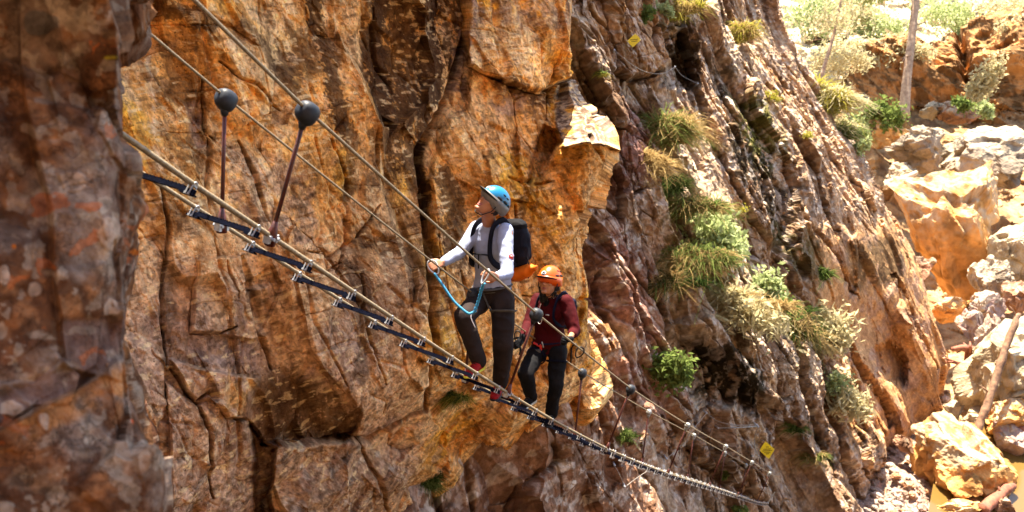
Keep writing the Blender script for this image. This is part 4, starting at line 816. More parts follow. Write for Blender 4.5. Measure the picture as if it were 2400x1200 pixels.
# helmet
def helmet(root, c, r, f, u, s, shell, rim, beak, tiltback=.0, vents=True, long=1.0):
    c = c+u*.022*s-f*.010*s
    m = MB(); m.ell(c, r*.098*s, f*.124*s*long, u*.118*s, 26, 12, 0, .46); hs = kid(root, m, 'helmet', shell)
    b = MB(); b.loft([(c+u*.026*s, r*.100*s, f*.126*s*long), (c-u*.004*s, r*.103*s, f*.127*s*long), (c-u*.028*s-f*.012*s, r*.101*s, f*.118*s*long), (c-u*.052*s-f*.030*s, r*.094*s, f*.092*s)], 26); noR(b.build('helmet_rim', rim, hs))
    v = MB(); n_ = 12; top = []; 
    for i in range(n_+1):
        q = math.pi*(.12+.76*i/n_); top.append(c+r*math.cos(q)*.100*s+f*math.sin(q)*.124*s*long+u*.010*s)
    V = []; F = []
    for i, p in enumerate(top):
        q = math.pi*(.12+.76*i/n_); e_ = p+f*beak*s*math.sin(q)+u*(-.004+.016*math.sin(q))*s
        V += [p, e_, e_-u*.006*s, p-u*.008*s]
    for i in range(n_):
        for k in range(4): F.append((4*i+k, 4*i+(k+1) % 4, 4*i+4+(k+1) % 4, 4*i+4+k))
    F += [(0, 1, 2, 3), (4*n_+3, 4*n_+2, 4*n_+1, 4*n_)]
    v.add(V, F); noR(v.build('helmet_peak', M['dark'], hs))
    if vents:
        w_ = MB()
        for q in (-1, 1):
            for (aa, bb, sz) in ((.35, .30, .017), (-.15, .34, .019), (-.60, .30, .016), (-.25, .62, .012), (.15, .66, .011)):
                th = math.acos(bb); dv = r*q*math.sin(th)*math.cos(aa)+f*math.sin(th)*math.sin(aa)+u*bb
                pc = c+r*(dv@r)*.098*s+f*(dv@f)*.124*s*long+u*(dv@u)*.118*s; nn = nrm(dv); tx = nrm(np.cross(u, nn)); ty = np.cross(nn, tx)
                w_ = MB(); w_.ell(pc, tx*sz*1.5*s, ty*sz*.62*s, nn*.004*s, 10, 6); noR(w_.build('helmet_vent', M['dark'], hs))
    st = MB()
    for q in (-1, 1):
        st.tube([c+r*q*.094*s+f*.030*s-u*.03*s, c+r*q*.082*s+f*.028*s-u*.08*s, c+r*q*.045*s+f*.055*s-u*.146*s, c+f*.075*s-u*.152*s], .0042*s, 6)
        st.tube([c+r*q*.092*s-f*.040*s-u*.03*s, c+r*q*.082*s+f*.018*s-u*.090*s], .004*s, 6)
    noR(st.build('chin_strap', M['dark'], hs)); return hs, c
hs, hcc = helmet(r1, hc, hrr, hf, hu, 1.12, M['hblue'], M['hgrey'], .045, long=1.08)
mk = MB(); nn = nrm(-fwd*.55+CU*.75-CR*.3); pc = hcc+1.12*(hrr*(nn@hrr)*.098+hf*(nn@hf)*.132+hu*(nn@hu)*.118); tx = nrm(np.cross(CU, nn)); ty = np.cross(nn, tx)
pc = pc+nn*.001
for dx, dy, w2, h2 in ((-.011, .0, .004, .014), (0, .012, .012, .0035), (.004, -.003, .006, .0045)): mk.box(pc+tx*dx+ty*dy, tx*w2, ty*h2, nn*.004)
noR(mk.build('helmet_mark', M['white'], hs))
# hair at the nape
hb = MB(); hb.ell(hc-hf*.040-hu*.035, hrr*.076, hf*.062, hu*.055, 16, 10); kid(r1, hb, 'hair', M['hair'], remesh=.008, smoothit=2)
# backpack (a thing of its own, carried)
bk0 = a['chest']-cf*.20; pk = empty('backpack', a['pelvis']-cf*.15, 'blue-black climbing backpack with an orange stuff sack strapped below, on the man in white', 'backpack')
m = MB(); pc_ = a['chest']-cf*.215+cr*.065+sp*.02
m.loft([(pc_-sp*.23, cr*.09, cf*.06), (pc_-sp*.20, cr*.13, cf*.09), (pc_-sp*.10, cr*.150, cf*.118), (pc_+sp*.02, cr*.150, cf*.112), (pc_+sp*.11-cf*-.01, cr*.132, cf*.090), (pc_+sp*.16+cf*.02, cr*.10, cf*.065), (pc_+sp*.18+cf*.02, cr*.05, cf*.03)], 26, 2.4)
for q in (-.07, .07): m.capsule(pc_-sp*.16-cf*.10+cr*q, pc_+sp*.04-cf*.10+cr*q, .03, .022, 10)
kid(pk, m, 'pack_body', M['pack'], remesh=.010, smoothit=3, wrinkle=.008, wscale=12)
m = MB(); m.loft([(pc_+sp*.115+cf*.0, cr*.125, cf*.085), (pc_+sp*.165+cf*.01, cr*.125, cf*.085), (pc_+sp*.195+cf*.015, cr*.085, cf*.055), (pc_+sp*.205+cf*.02, cr*.03, cf*.02)], 22, 2.4); kid(pk, m, 'pack_lid', M['black'], remesh=.009, smoothit=3, wrinkle=.004)
m = MB(); oc = pc_-sp*.29+cr*.02-cf*.005
m.loft([(oc-cr*.17, sp*.05, cf*.05), (oc-cr*.10-sp*.01, sp*.075, cf*.085), (oc+cr*.04, sp*.078, cf*.09), (oc+cr*.15+sp*.03, sp*.058, cf*.065), (oc+cr*.21+sp*.055, sp*.022, cf*.03), (oc+cr*.235+sp*.06, sp*.028, cf*.018)], 18); kid(pk, m, 'stuff_sack', M['orange'], remesh=.008, smoothit=2, wrinkle=.005)
for s_, q in (('R', -1), ('L', 1)):
    shp = a['sh'+s_]; inn = a['neck']*.45+shp*.55
    pts = [inn-cf*.13-sp*.02, inn+sp*.065-cf*.03, inn+cf*.085+sp*.015, a['chest']+cr*q*.115+cf*.135, a['waist']*.45+a['chest']*.55+cr*q*.150+cf*.085, a['waist']*.6+a['chest']*.4+cr*q*.165-cf*.03, pc_-sp*.18+cr*q*.08]
    kid(pk, MB().tube(crv(pts, 8), .014, 8, True, (.7, 2.1)), 'shoulder_strap', M['pack'])
kid(pk, MB().tube(crv([a['chest']+cr*-.115+cf*.150, a['chest']+cf*.150, a['chest']+cr*.115+cf*.150], 6), .007, 6), 'chest_strap', M['dark'])
kid(pk, MB().tube([a['chest']+cf*.146-cr*.01, a['chest']+cf*.145-sp*.13+cr*.0-cr*.02], .006, 6), 'hanging_strap', M['dark'])
kid(pk, MB().tube(crv([pc_+cr*.13-sp*.10, pc_+cr*.17-sp*.2, pc_+cr*.165-sp*.33], 6), .005, 6), 'hanging_strap', M['dark'])
# blue lanyard held in both hands
hR = PP(1018, 624, 7.52); hL = PP(1139, 650, 7.22); ti = a['pelvis']+cf*.16+sp*.06
ln = empty('lanyard', PP(1110, 735, 7.55), 'bright blue braided rope lanyard running from both hands to the pale-topped man\'s harness', 'lanyard')
P1 = [PP(1018, 640, 7.50), PP(1040, 672, 7.50), PP(1062, 704, 7.50), PP(1085, 726, 7.50), PP(1100, 735, 7.50), PP(1116, 728, 7.50)]
kid(ln, MB().tube(crv(P1, 10), .0115, 8), 'rope_arm', M['rope'])
P2 = [PP(1134, 664, 7.35), PP(1128, 680, 7.40), PP(1124, 695, 7.45), PP(1119, 712, 7.48), PP(1112, 730, 7.50)]
kid(ln, MB().tube(crv(P2, 10), [.015-.004*abs(math.sin(i*.7)) for i in range(len(crv(P2, 10)))], 8), 'rope_arm', M['rope'])
kid(ln, MB().tube(crv([PP(1106, 732, 7.5), PP(1104, 745, 7.49), PP(1114, 768, 7.5)], 6), .004, 6), 'rope_tail', M['white'])
kid(ln, MB().tube([PP(1130, 672, 7.4), ti], .010, 6), 'harness_loop', M['web'])
g = MB(); carabiner(g, PP(1016, 626, 7.50), nrm(CU*.8-CR*.5), nrm(CR*.8+CU*.5), .062, .036, .0065); kid(ln, g, 'carabiner', M['steel'])
g = MB(); carabiner(g, PP(1137, 648, 7.20), nrm(CU*.9+CR*.4), nrm(CR*.6-fwd*.7), .060, .030, .0065); kid(ln, g, 'carabiner', M['steel'])
# ------------------------------------------------------------ second climber: dark red top, orange helmet
J = dict(base=PP(1288, 1000, 9.6), pelvis=PP(1284, 812, 9.62), waist=PP(1288, 778, 9.58), chest=PP(1292, 735, 9.50), neck=PP(1294, 694, 9.46),
         shR=PP(1261, 702, 9.60), shL=PP(1328, 708, 9.36), elR=PP(1238, 758, 9.50), wrR=PP(1224, 796, 9.24), elL=PP(1346, 776, 9.28), wrL=PP(1333, 795, 9.06),
         hipR=PP(1264, 822, 9.66), hipL=PP(1306, 824, 9.56), knR=PP(1232, 875, 9.34), anR=PP(1246, 930, 9.50), knL=PP(1302, 900, 9.52), anL=PP(1292, 972, 9.66), ff=-fwd-CR*.5)
r2, body, a, cr, hr, sp, cf = person('person', 'woman in dark red fleece and orange helmet standing behind the man on the bridge', J, 'skin2')
hc = PP(1287, 660, 9.36); hf = nrm(-CR*.50+CU*.06-fwd*.88); hrr, hf, hu = frame(hf, CU+CR*.12); HS = 1.0
torso(body, a, cr, hr, sp, cf, .80)
body.capsule(a['neck']-sp*.03, hc-hu*.07*HS-hf*.012, .050, .047, 14); head_mesh(body, hc, hrr, hf, hu, HS)
for s_ in 'RL':
    body.capsule(a['sh'+s_], a['el'+s_], .040, .033, 12); body.capsule(a['el'+s_], a['wr'+s_], .036, .024, 12)
    body.capsule(a['hip'+s_], a['kn'+s_], .074, .048, 14); body.capsule(a['kn'+s_], a['an'+s_], .048, .033, 12)
bo = kid(r2, body, 'body', M['skin2'], remesh=.0065, smoothit=5); add_face(r2, bo, hc, hrr, hf, hu, HS, False)
gl = MB(); hand(gl, a['wrL'], nrm(PP(1312, 797, 8.98)-a['wrL']), nrm(CU*.8+CR*.3), -CR*.5-fwd*.6, .98, 1); gl.capsule(a['wrL']-nrm(PP(1312, 797, 8.98)-a['wrL'])*.03, a['wrL']+nrm(PP(1312, 797, 8.98)-a['wrL'])*.02, .031, .031, 12); kid(r2, gl, 'glove', M['black'], remesh=.005, smoothit=2)
gl = MB(); hand(gl, a['wrR'], nrm(PP(1214, 806, 9.14)-a['wrR']), nrm(CU*.6+fwd*.6), -CU*.8, .98, -1); gl.capsule(a['wrR'], a['wrR']+CU*.03, .031, .031, 12); kid(r2, gl, 'glove', M['black'], remesh=.005, smoothit=2)
t = MB(); torso(t, a, cr, hr, sp, cf, 1.0, .0, 1.15)
t.capsule(a['shR'], a['elR'], .070, .060, 14); t.capsule(a['elR'], a['elR']*.25+a['wrR']*.75, .052, .040, 14)
t.capsule(a['shL'], a['elL'], .074, .064, 14); t.capsule(a['elL'], a['elL']*.7+a['wrL']*.3, .056, .052, 14)
fl = kid(r2, t, 'fleece', M['maroon'], remesh=.009, smoothit=5, wrinkle=.006, wscale=12)
lg = MB(); q = a['chest']+cf*.128+cr*.05+sp*.02; lg.box(q, cr*.020, sp*.005, cf*.004); noR(lg.build('chest_print', M['white'], fl))
cl_ = MB(); cl_.loft([(a['neck']-sp*.085+cf*.070, cr*.040, cf*.05), (a['neck']-sp*.01+cf*.01, cr*.066, cf*.066), (a['neck']+sp*.012, cr*.062, cf*.062)], 16); kid(r2, cl_, 'undershirt', M['black'], remesh=.007, smoothit=2)
t = MB(); t.loft([(a['pelvis']+sp*.07, hr*.142, cf*.108), (a['pelvis'], hr*.165, cf*.118), (a['pelvis']-sp*.08, hr*.160, cf*.112)], 22, 2.3)
for s_ in 'RL': t.capsule(a['hip'+s_], a['kn'+s_], .098, .076, 16); t.capsule(a['kn'+s_], a['an'+s_]+(a['kn'+s_]-a['an'+s_])*.05, .077, .062, 16)
kid(r2, t, 'trousers', M['black'], remesh=.010, smoothit=6, wrinkle=.009, wscale=10)
shoe(r2, a['anR'], PP(1222, 946, 9.34), nrm(CU+CR*.1+fwd*.1), M['black'], M['sole'], M['web'])
shoe(r2, a['anL'], PP(1284, 992, 9.42), nrm(CU+CR*.1), M['black'], M['dark'], M['web'])
hs, hcc = helmet(r2, hc, hrr, hf, hu, 1.18, M['horange'], M['horange'], .040)
mk = MB(); nn = nrm(-fwd*.78+CU*.42-CR*.46); pc = hcc+1.18*(hrr*(nn@hrr)*.098+hf*(nn@hf)*.124+hu*(nn@hu)*.118); tx = nrm(np.cross(CU, nn)); ty = np.cross(nn, tx)
mk.loft([(pc-nn*.002, tx*.026, ty*.026), (pc+nn*.004, tx*.025, ty*.025)], 20); st_ = noR(mk.build('helmet_sticker', M['white'], hs))
mk = MB(); mk.tube([pc+nn*.004+tx*.018*math.cos(q)+ty*.018*math.sin(q) for q in np.linspace(0, 6.28, 20)], .0022, 6, False); mk.tube([pc+nn*.005+tx*.008*math.cos(q)+ty*.010*math.sin(q) for q in np.linspace(.6, 5.6, 14)], .003, 6); mk.tube([pc+nn*.005+tx*.009+ty*.010, pc+nn*.005+tx*.009-ty*.010], .003, 6); noR(mk.build('sticker_print', M['navy'], hs))
hb = MB(); random.seed(5)
hb.ell(hc-hf*.035-hu*.03, hrr*.085, hf*.070, hu*.07, 16, 10)
for i in range(80):
    an = random.uniform(-1.35, 1.35) if i < 40 else random.uniform(.4, 1.4); b_ = hc-hf*math.cos(an)*.060+hrr*math.sin(an)*.085-hu*random.uniform(-.01, .05)
    L = random.uniform(.08, .20) if math.sin(an) > -.3 else random.uniform(.05, .12); p = [b_]
    for k in range(5): p.append(p[-1]-hu*L/5+hrr*random.uniform(-.010, .013)-hf*random.uniform(-.006, .008)+cr*.002)
    hb.tube(crv(p, 3), .0085, 5)
for q in (-1, 1):
    for i in range(2): b_ = hc+hf*(.030-.012*i)+hrr*q*.072+hu*.03; hb.tube(crv([b_, b_-hu*.03+hrr*q*.008, b_-hu*.065], 3), .006, 5)
kid(r2, hb, 'hair', M['hair'])
gs = MB(); 
for q in (-1, 1): gs.tube([hc+hf*.102+hu*.004+hrr*(q*.031+.024*math.cos(t_))+hu*.018*math.sin(t_) for t_ in np.linspace(0, 6.28, 16)], .0018, 6, False)
for q in (-1, 1): gs.tube([hc+hf*.102+hu*.008+hrr*q*.055, hc+hf*.01+hu*.006+hrr*q*.078], .0018, 6)
kid(r2, gs, 'glasses', M['dark'])
nk = MB(); 
for i in range(15):
    q = math.pi*(i/14)*1.0; p = a['neck']-sp*(.01+.055*math.sin(q))+cr*.062*math.cos(q)+cf*(.050+.038*math.sin(q)); nk.ell(p, cr*.0055, cf*.005, sp*.005, 6, 4)
kid(r2, nk, 'bead_necklace', M['white'])
kid(r2, MB().tube(crv([a['neck']-cr*.055+cf*.075+sp*.01, a['chest']-cr*.065+cf*.128+sp*.05, a['chest']-cr*.055+cf*.14-sp*.06, a['chest']-cr*.015+cf*.142-sp*.07, a['chest']+cr*.0+cf*.14+sp*.0], 6), .003, 6), 'drawstring', M['white'])
h_ = MB(); wc = a['pelvis']+sp*.06; h_.tube(ring(wc, hr*.150, cf*.118), .013, 6, False, (2.0, .6))
for s_ in 'RL':
    d_ = nrm(a['kn'+s_]-a['hip'+s_]); c_ = a['hip'+s_]+d_*.10; u_ = nrm(np.cross(d_, cf)); v_ = np.cross(d_, u_); h_.tube(ring(c_, u_*.100, v_*.100), .010, 6, False, (2.2, .7))
hv = kid(r2, h_, 'harness', M['navy'])
g = MB(); q = wc-hr*.04+cf*.13; g.capsule(q-hr*.03+sp*.01, q+hr*.03-sp*.02, .014, .012, 8); g.capsule(q+hr*.045-sp*.01, q+hr*.05-sp*.06, .014, .012, 8); noR(g.build('red_gear', M['red'], hv))
g = MB(); q = wc-hr*.01+cf*.145-sp*.085; g.loft([(q-sp*.04, hr*.022, cf*.016), (q, hr*.032, cf*.022), (q+sp*.035, hr*.030, cf*.020)], 12, 3); pch = noR(g.build('gear_pouch', M['web'], hv))
g = MB(); g.box(q+cf*.022, hr*.016, sp*.003, cf*.002); g.box(q+cf*.022-sp*.012, hr*.012, sp*.003, cf*.002); noR(g.build('pouch_stripe', M['white'], hv))
g = MB(); g.tube(crv([wc+cf*.13+hr*.02, wc+cf*.155+hr*.035+sp*.03, wc+cf*.14+hr*.045-sp*.03], 6), .006, 6); noR(g.build('harness_carabiner', M['steel'], hv))
pk = empty('backpack', a['pelvis']-cf*.14, 'navy backpack with pale stripes on the shoulder straps, worn by the woman in dark red', 'backpack')
m = MB(); pc_ = a['chest']-cf*.17+cr*.03-sp*.02
m.loft([(pc_-sp*.17, cr*.11, cf*.06), (pc_-sp*.12, cr*.135, cf*.085), (pc_+sp*.05, cr*.14, cf*.09), (pc_+sp*.13, cr*.12, cf*.075), (pc_+sp*.16, cr*.06, cf*.03)], 22, 2.8); kid(pk, m, 'pack_body', M['navy'], remesh=.010, smoothit=3, wrinkle=.005)
for s_, q in (('R', -1), ('L', 1)):
    inn = a['neck']*.35+a['sh'+s_]*.65; pts = [inn-cf*.12, inn+sp*.070-cf*.02, inn+cf*.080+sp*.005, a['chest']+cr*q*.118+cf*.115, a['waist']*.5+a['chest']*.5+cr*q*.150+cf*.05, pc_-sp*.13+cr*q*.10]
    so_ = kid(pk, MB().tube(crv(pts, 8), .011, 8, True, (.7, 2.0)), 'shoulder_strap', M['navy'])
    if q > 0: noR(MB().tube(crv([p+sp*.010+cf*.004 for p in pts[:3]], 6), .006, 6, True, (.6, 1.6)).build('strap_stripe', M['white'], so_))
# small gear clipped on the left hand cable and beside her hip
g = empty('carabiner', PP(1213, 790, 9.2), 'black carabiner clipped on the left hand cable between the two climbers', 'carabiner')
m = MB(); carabiner(m, PP(1213, 790, 9.2), CU, CR, .060, .030, .0065); m.tube(crv([PP(1214, 802, 9.2), PP(1220, 818, 9.2), PP(1218, 832, 9.2)], 5), .011, 6); kid(g, m, 'snap_link', M['dark'])
g = empty('carabiner', PP(1358, 827, 9.1), 'black carabiner hanging on the right hand cable beside the woman\'s gloved hand', 'carabiner')
m = MB(); carabiner(m, PP(1358, 826, 9.05), nrm(CR*.5+CU*.8), nrm(CR*.8-CU*.5), .055, .035, .0065); m.tube(crv([PP(1350, 806, 9.0), PP(1340, 815, 9.1), PP(1338, 850, 9.2)], 5), .009, 6); kid(g, m, 'snap_link', M['dark'])
# ================================================================ ROCKS IN THE CREEK
def boulder_mesh(name, c, r3, axes, seed, col, facets=9, flat=.80, rough=.06, sub=6, mat=None, nscale=1.0, cuts=()):
    bm = bmesh.new(); bmesh.ops.create_icosphere(bm, subdivisions=sub, radius=1.0)
    V = np.array([v.co[:] for v in bm.verts]); F = np.array([[v.index for v in f.verts] for f in bm.faces]); bm.free()
    rs = np.random.RandomState(seed)
    for k in range(facets):
        n = rs.randn(3); n[2] *= .8; n /= np.linalg.norm(n); d = flat-rs.rand()*.28
        e = V @ n-d; m = e > 0; V[m] -= n[None]*e[m][:, None]*.97
    for n, d in cuts:
        n = nrm(np.array(n, float)); e = V @ n-d; m = e > 0; V[m] -= n[None]*e[m][:, None]
    P = V*2.2+seed; r = max(r3)
    V = V+V*(fbm(P*.6, 3, seed)*.12+ridged(P*2.2, 4, seed+3)*rough+fbm(P*6, 3, seed+5)*rough*.5+cells(P*1.1, seed % 97, .08)[0]*.22)[:, None]
    V = V*np.array(r3)[None]; W = V @ np.array(axes)+np.array(c)
    o = np_mesh(name, W-np.array(c), F, mat, False); o.location = Vector(c)
    n1 = fbm(W*.9/nscale+seed, 4, seed+9)
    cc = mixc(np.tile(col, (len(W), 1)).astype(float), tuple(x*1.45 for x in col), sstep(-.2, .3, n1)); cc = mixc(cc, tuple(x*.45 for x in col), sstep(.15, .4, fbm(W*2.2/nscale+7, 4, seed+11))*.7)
    nz_ = np.clip(V[:, :] @ np.array([0, 1.0, .25])/np.abs(V).max(), -1, 1); cc = mixc(cc, (.44, .37, .27), sstep(.12, .42, nz_+.5*fbm(W*1.7/nscale+3, 5, seed+21))*.6*sstep(-.1, .12, fbm(W*5/nscale, 3, seed+22)+.08))  # up-facing parts mixed paler: sunlit tops painted into the tint
    a = o.data.color_attributes.new('tint', 'FLOAT_COLOR', 'POINT'); c4 = np.ones((len(W), 4), np.float32); c4[:, :3] = np.clip(cc, 0, .9); a.data.foreach_set('color', c4.ravel())
    return o
WHT = (.32, .25, .16); MAV = (.25, .17, .14); ORR = (.42, .215, .075); GRY = (.23, .18, .13); BRN = (.24, .13, .08)
BL = [  # x, y, width, height, distance, depth factor, roll, colour, facets, flat, label
    (2250, 1082, 196, 165, 33.2, .9, -.1, ORR, 7, .86, 'big rounded boulder with a sunlit top at the foot of the leaning log, lower right'),
    (2385, 860, 190, 250, 36.0, .9, -.5, WHT, 8, .80, 'large white sunlit boulder at the right edge behind the leaning log'),
    (2378, 975, 150, 95, 34.8, .9, .25, ORR, 9, .75, 'orange block just under the large white boulder at the right edge'),
    (2214, 545, 226, 330, 49.0, .9, .18, ORR, 10, .66, 'tallest boulder in the creek, square-cut with a white top and orange right face'),
    (2162, 352, 150, 100, 55.0, .9, -.15, GRY, 8, .78, 'mottled grey boulder behind and left of the tall square-cut boulder'),
    (2318, 360, 210, 150, 54.0, 1.0, .1, GRY, 9, .75, 'wide grey boulder at upper right behind the tall square-cut boulder'),
    (2372, 585, 130, 140, 46.5, .9, .1, WHT, 8, .80, 'pale boulder at the right edge beside the tall square-cut boulder'),
    (2322, 655, 90, 90, 45.6, .9, .0, GRY, 6, .88, 'smooth grey boulder below the pale one at the right edge'),
    (2230, 724, 90, 68, 43.8, .9, .1, ORR, 9, .72, 'orange block beneath the tall square-cut boulder'),
    (2308, 726, 84, 76, 43.6, .9, .2, MAV, 9, .75, 'mauve block right of the small orange block'),
    (2284, 776, 62, 86, 42.4, .9, .3, MAV, 9, .72, 'narrow mauve rock above the red driftwood tangle'),
    (2336, 815, 70, 150, 40.0, .8, .25, MAV, 9, .72, 'tall mauve slab left of the large white boulder'),
    (2238, 964, 44, 54, 37.8, .9, .1, WHT, 10, .66, 'small white cube-like rock on the gravel below the driftwood tangle'),
    (2288, 985, 84, 54, 36.4, .9, .1, WHT, 8, .78, 'white rock between the small cube-like rock and the leaning log'),
    (2188, 1016, 74, 60, 35.4, .9, .1, BRN, 9, .75, 'brown rock at the upper left of the big rounded boulder'),
    (2124, 1042, 62, 50, 34.6, .9, -.6, BRN, 9, .70, 'dark brown wedge-shaped rock where the gravel meets the ridge'),
    (2362, 1030, 90, 100, 34.2, .8, .6, MAV, 9, .72, 'mauve slab leaning right of the big rounded boulder'),
    (2092, 1178, 46, 38, 32.0, .9, 0, MAV, 4, .94, 'largest smooth cobble on the gravel at lower right'),
    (2092, 320, 110, 72, 59.0, .9, -.3, ORR, 9, .74, 'orange rock at the foot of the far bluff left of the trunk'),
    (2160, 628, 70, 80, 46.4, .9, .4, BRN, 10, .66, 'brown wedge at the lower left foot of the tall square-cut boulder'),
    (2240, 1192, 130, 46, 31.6, .9, .05, ORR, 8, .8, 'flat orange rock at the bottom edge below the big rounded boulder'),
    (2345, 1185, 80, 50, 31.6, .9, -.2, BRN, 8, .78, 'brown rock at the bottom right corner beside the short log'),
    (2390, 690, 60, 80, 44.0, .9, 0, BRN, 8, .78, 'brown rock at the right edge above the large white boulder'),
    (2275, 905, 60, 36, 39.2, .9, 0, WHT, 8, .8, 'pale flat stone under the red driftwood tangle'),
    (2005, 250, 60, 60, 60.0, .9, .3, WHT, 9, .75, 'pale rock at the left foot of the far bluff'),
    (2250, 262, 110, 46, 60.0, .9, .0, BRN, 9, .75, 'low brown rock under the right part of the far bluff'),
    (2180, 262, 70, 40, 60.5, .9, .0, WHT, 9, .75, 'small pale rock right of the tall trunk foot'),
    (2112, 410, 70, 50, 54.0, .9, .0, WHT, 9, .78, 'white rock beside the pale driftwood planks')]
for k, (x, y, w_, h_, d, dz, ro, c_, fc, fl_, lab) in enumerate(BL):
    cpos = PW(x, y, d); CT = {0: [((.1, .8, .45), .62)], 3: [((-.1, .80, .6), .56), ((-.75, -.05, .62), .60), ((.62, -.12, .78), .62), ((0, -1, .1), .8)], 1: [((-.5, .8, .3), .55)], 5: [((0, .8, .5), .5)], 12: [((-.2, .9, .3), .6), ((-.6, 0, .7), .6), ((.8, 0, .6), .6)]}.get(k, ()); rr = np.array([w_/2, h_/2, (w_+h_)/4*dz])*d/FPX*1.10
    A = np.array([CR*math.cos(ro)+CU*math.sin(ro), -CR*math.sin(ro)+CU*math.cos(ro), -fwd])
    ya = 0 if CT else .5+.6*((k*37) % 10)/10; A = np.array([A[0]*math.cos(ya)+A[2]*math.sin(ya), A[1], A[2]*math.cos(ya)-A[0]*math.sin(ya)])
    rr = np.array([(rr[0]+rr[2])/2, rr[1], (rr[0]+rr[2])/2])*(1.12 if CT else 1)
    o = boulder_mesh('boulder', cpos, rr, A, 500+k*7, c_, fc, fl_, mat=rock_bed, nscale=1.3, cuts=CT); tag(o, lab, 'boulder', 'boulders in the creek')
# cobbles
rs = np.random.RandomState(3); cob = []
for k in range(4):
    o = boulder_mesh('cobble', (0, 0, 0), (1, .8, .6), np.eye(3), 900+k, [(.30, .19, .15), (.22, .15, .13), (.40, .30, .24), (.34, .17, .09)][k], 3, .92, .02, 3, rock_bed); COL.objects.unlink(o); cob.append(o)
zones = [(lambda: (rs.uniform(2030, 2215), rs.uniform(1000, 1215)), 170), (lambda: (rs.uniform(2320, 2420), rs.uniform(1030, 1140)), 34), (lambda: (rs.uniform(2200, 2330), rs.uniform(880, 960)), 30)]
for fn, cnt in zones:
    for i in range(cnt):
        x, y = fn(); P_, N_ = bed_s.at(x, y); sz = np.exp(rs.uniform(math.log(.055), math.log(.24)))
        o = cob[rs.randint(4)].copy(); COL.objects.link(o); o.location = Vector(P_+ZU*sz*.3); o.scale = (sz, sz, sz); o.rotation_euler = (rs.uniform(-.3, .3), rs.uniform(-.3, .3), rs.uniform(0, 6))
        tag(o, 'rounded cobble lying on the gravel of the creek bed', 'cobble', 'cobbles on the creek bed')
# water
wp = PW(2300, 1120, 32.6); wv = MB()
n_ = nrm(np.cross(PW(2420, 1200, 30.9)-PW(2200, 1200, 30.9), PW(2300, 980, 36.0)-PW(2300, 1200, 30.9)))
V = [PW(x, y, d) for x, y, d in ((2170, 1230, 30.6), (2480, 1230, 30.9), (2480, 990, 35.4), (2330, 985, 35.9), (2250, 995, 35.7), (2215, 1030, 34.6), (2190, 1120, 32.6))]
wv.add(V, [tuple(range(7))]); mw, tw, bw = nodemat('muddy_creek_water', (.13, .075, .02), .10, 0, .6)
nz = tw.nodes.new('ShaderNodeTexNoise'); nz.inputs['Scale'].default_value = 3; bpn = tw.nodes.new('ShaderNodeBump'); bpn.inputs['Strength'].default_value = .35; tw.links.new(nz.outputs['Fac'], bpn.inputs['Height']); tw.links.new(bpn.outputs[0], bw.inputs['Normal'])
o = wv.build('water', mw, None, smooth=False); o['kind'] = 'structure'
# logs and driftwood
M['wood'] = mat_noise('weathered_dead_wood', (.28, .15, .08), (.12, .06, .035), 8, .85, 0, .7, 20)
M['woodred'] = mat_noise('red_brown_driftwood', (.30, .10, .05), (.15, .05, .03), 8, .85, 0, .7, 20)
M['woodpale'] = mat_noise('pale_bleached_wood', (.52, .42, .30), (.38, .29, .19), 6, .85, 0, .6, 16)
M['bark'] = mat_noise('pale_brown_bark', (.44, .30, .19), (.26, .16, .10), 5, .9, 0, .9, 12)
def log(name, pts, r, mat, label, cat, stubs=()):
    P = crv([PW(*p) for p in pts], 10); rr = np.interp(np.linspace(0, 1, len(P)), np.linspace(0, 1, len(r)), r)
    P = P+np.stack([fbm(P*1.5+k*9, 2, 5)*.08 for k in range(3)], 1); m = MB().tube(P, rr*(1+.30*fbm(P*5, 3, 6)), 14)
    root = empty(name, P[0], label, cat); kid(root, m, 'log_stem', mat)
    for t, d, L, r_ in stubs:
        k = int(t*(len(P)-1)); d = nrm(d[0]*CR+d[1]*CU+d[2]*fwd); kid(root, MB().tube([P[k], P[k]+d*L*.5+ZU*.03, P[k]+d*L], [r_, r_*.8, r_*.4], 7), 'branch_stub', mat)
    return root
log('dead_log', [(2284, 1032, 33.6), (2310, 960, 33.8), (2340, 870, 34.2), (2376, 760, 34.6), (2390, 735, 34.7)], [.16, .15, .135, .12, .07], M['wood'], 'slender dead log leaning up to the right against the large white boulder', 'log', [(.35, (-.6, .5, 0), .5, .04), (.6, (.7, .3, 0), .4, .04), (.85, (-.5, .8, 0), .5, .03)])
log('dead_log', [(2300, 1196, 31.0), (2345, 1160, 31.6), (2372, 1140, 32.0)], [.20, .19, .15], M['woodred'], 'short thick orange-brown log in the water at the bottom right', 'log', [(.5, (-.2, 1, 0), .3, .05)])
log('dead_log', [(2335, 950, 35.4), (2370, 985, 34.6), (2420, 1030, 33.9)], [.16, .15, .15], M['woodred'], 'dark red-brown log wedged beneath the orange block at the right edge', 'log')
for q, (a_, b_) in enumerate([((2075, 436, 53.0), (2166, 424, 53.0)), ((2080, 428, 53.4), (2150, 404, 53.2))]):
    log('driftwood_plank', [a_, ((a_[0]+b_[0])/2, (a_[1]+b_[1])/2+2, 53.1), b_], [.16, .17, .12], M['woodpale'], ['lower of two pale driftwood poles left of the tall square-cut boulder', 'upper of two pale driftwood poles left of the tall square-cut boulder'][q], 'driftwood')
tg = empty('driftwood_tangle', PW(2270, 880, 38.5), 'tangle of red-brown driftwood roots among mauve rocks above the gravel', 'driftwood'); rs = np.random.RandomState(8)
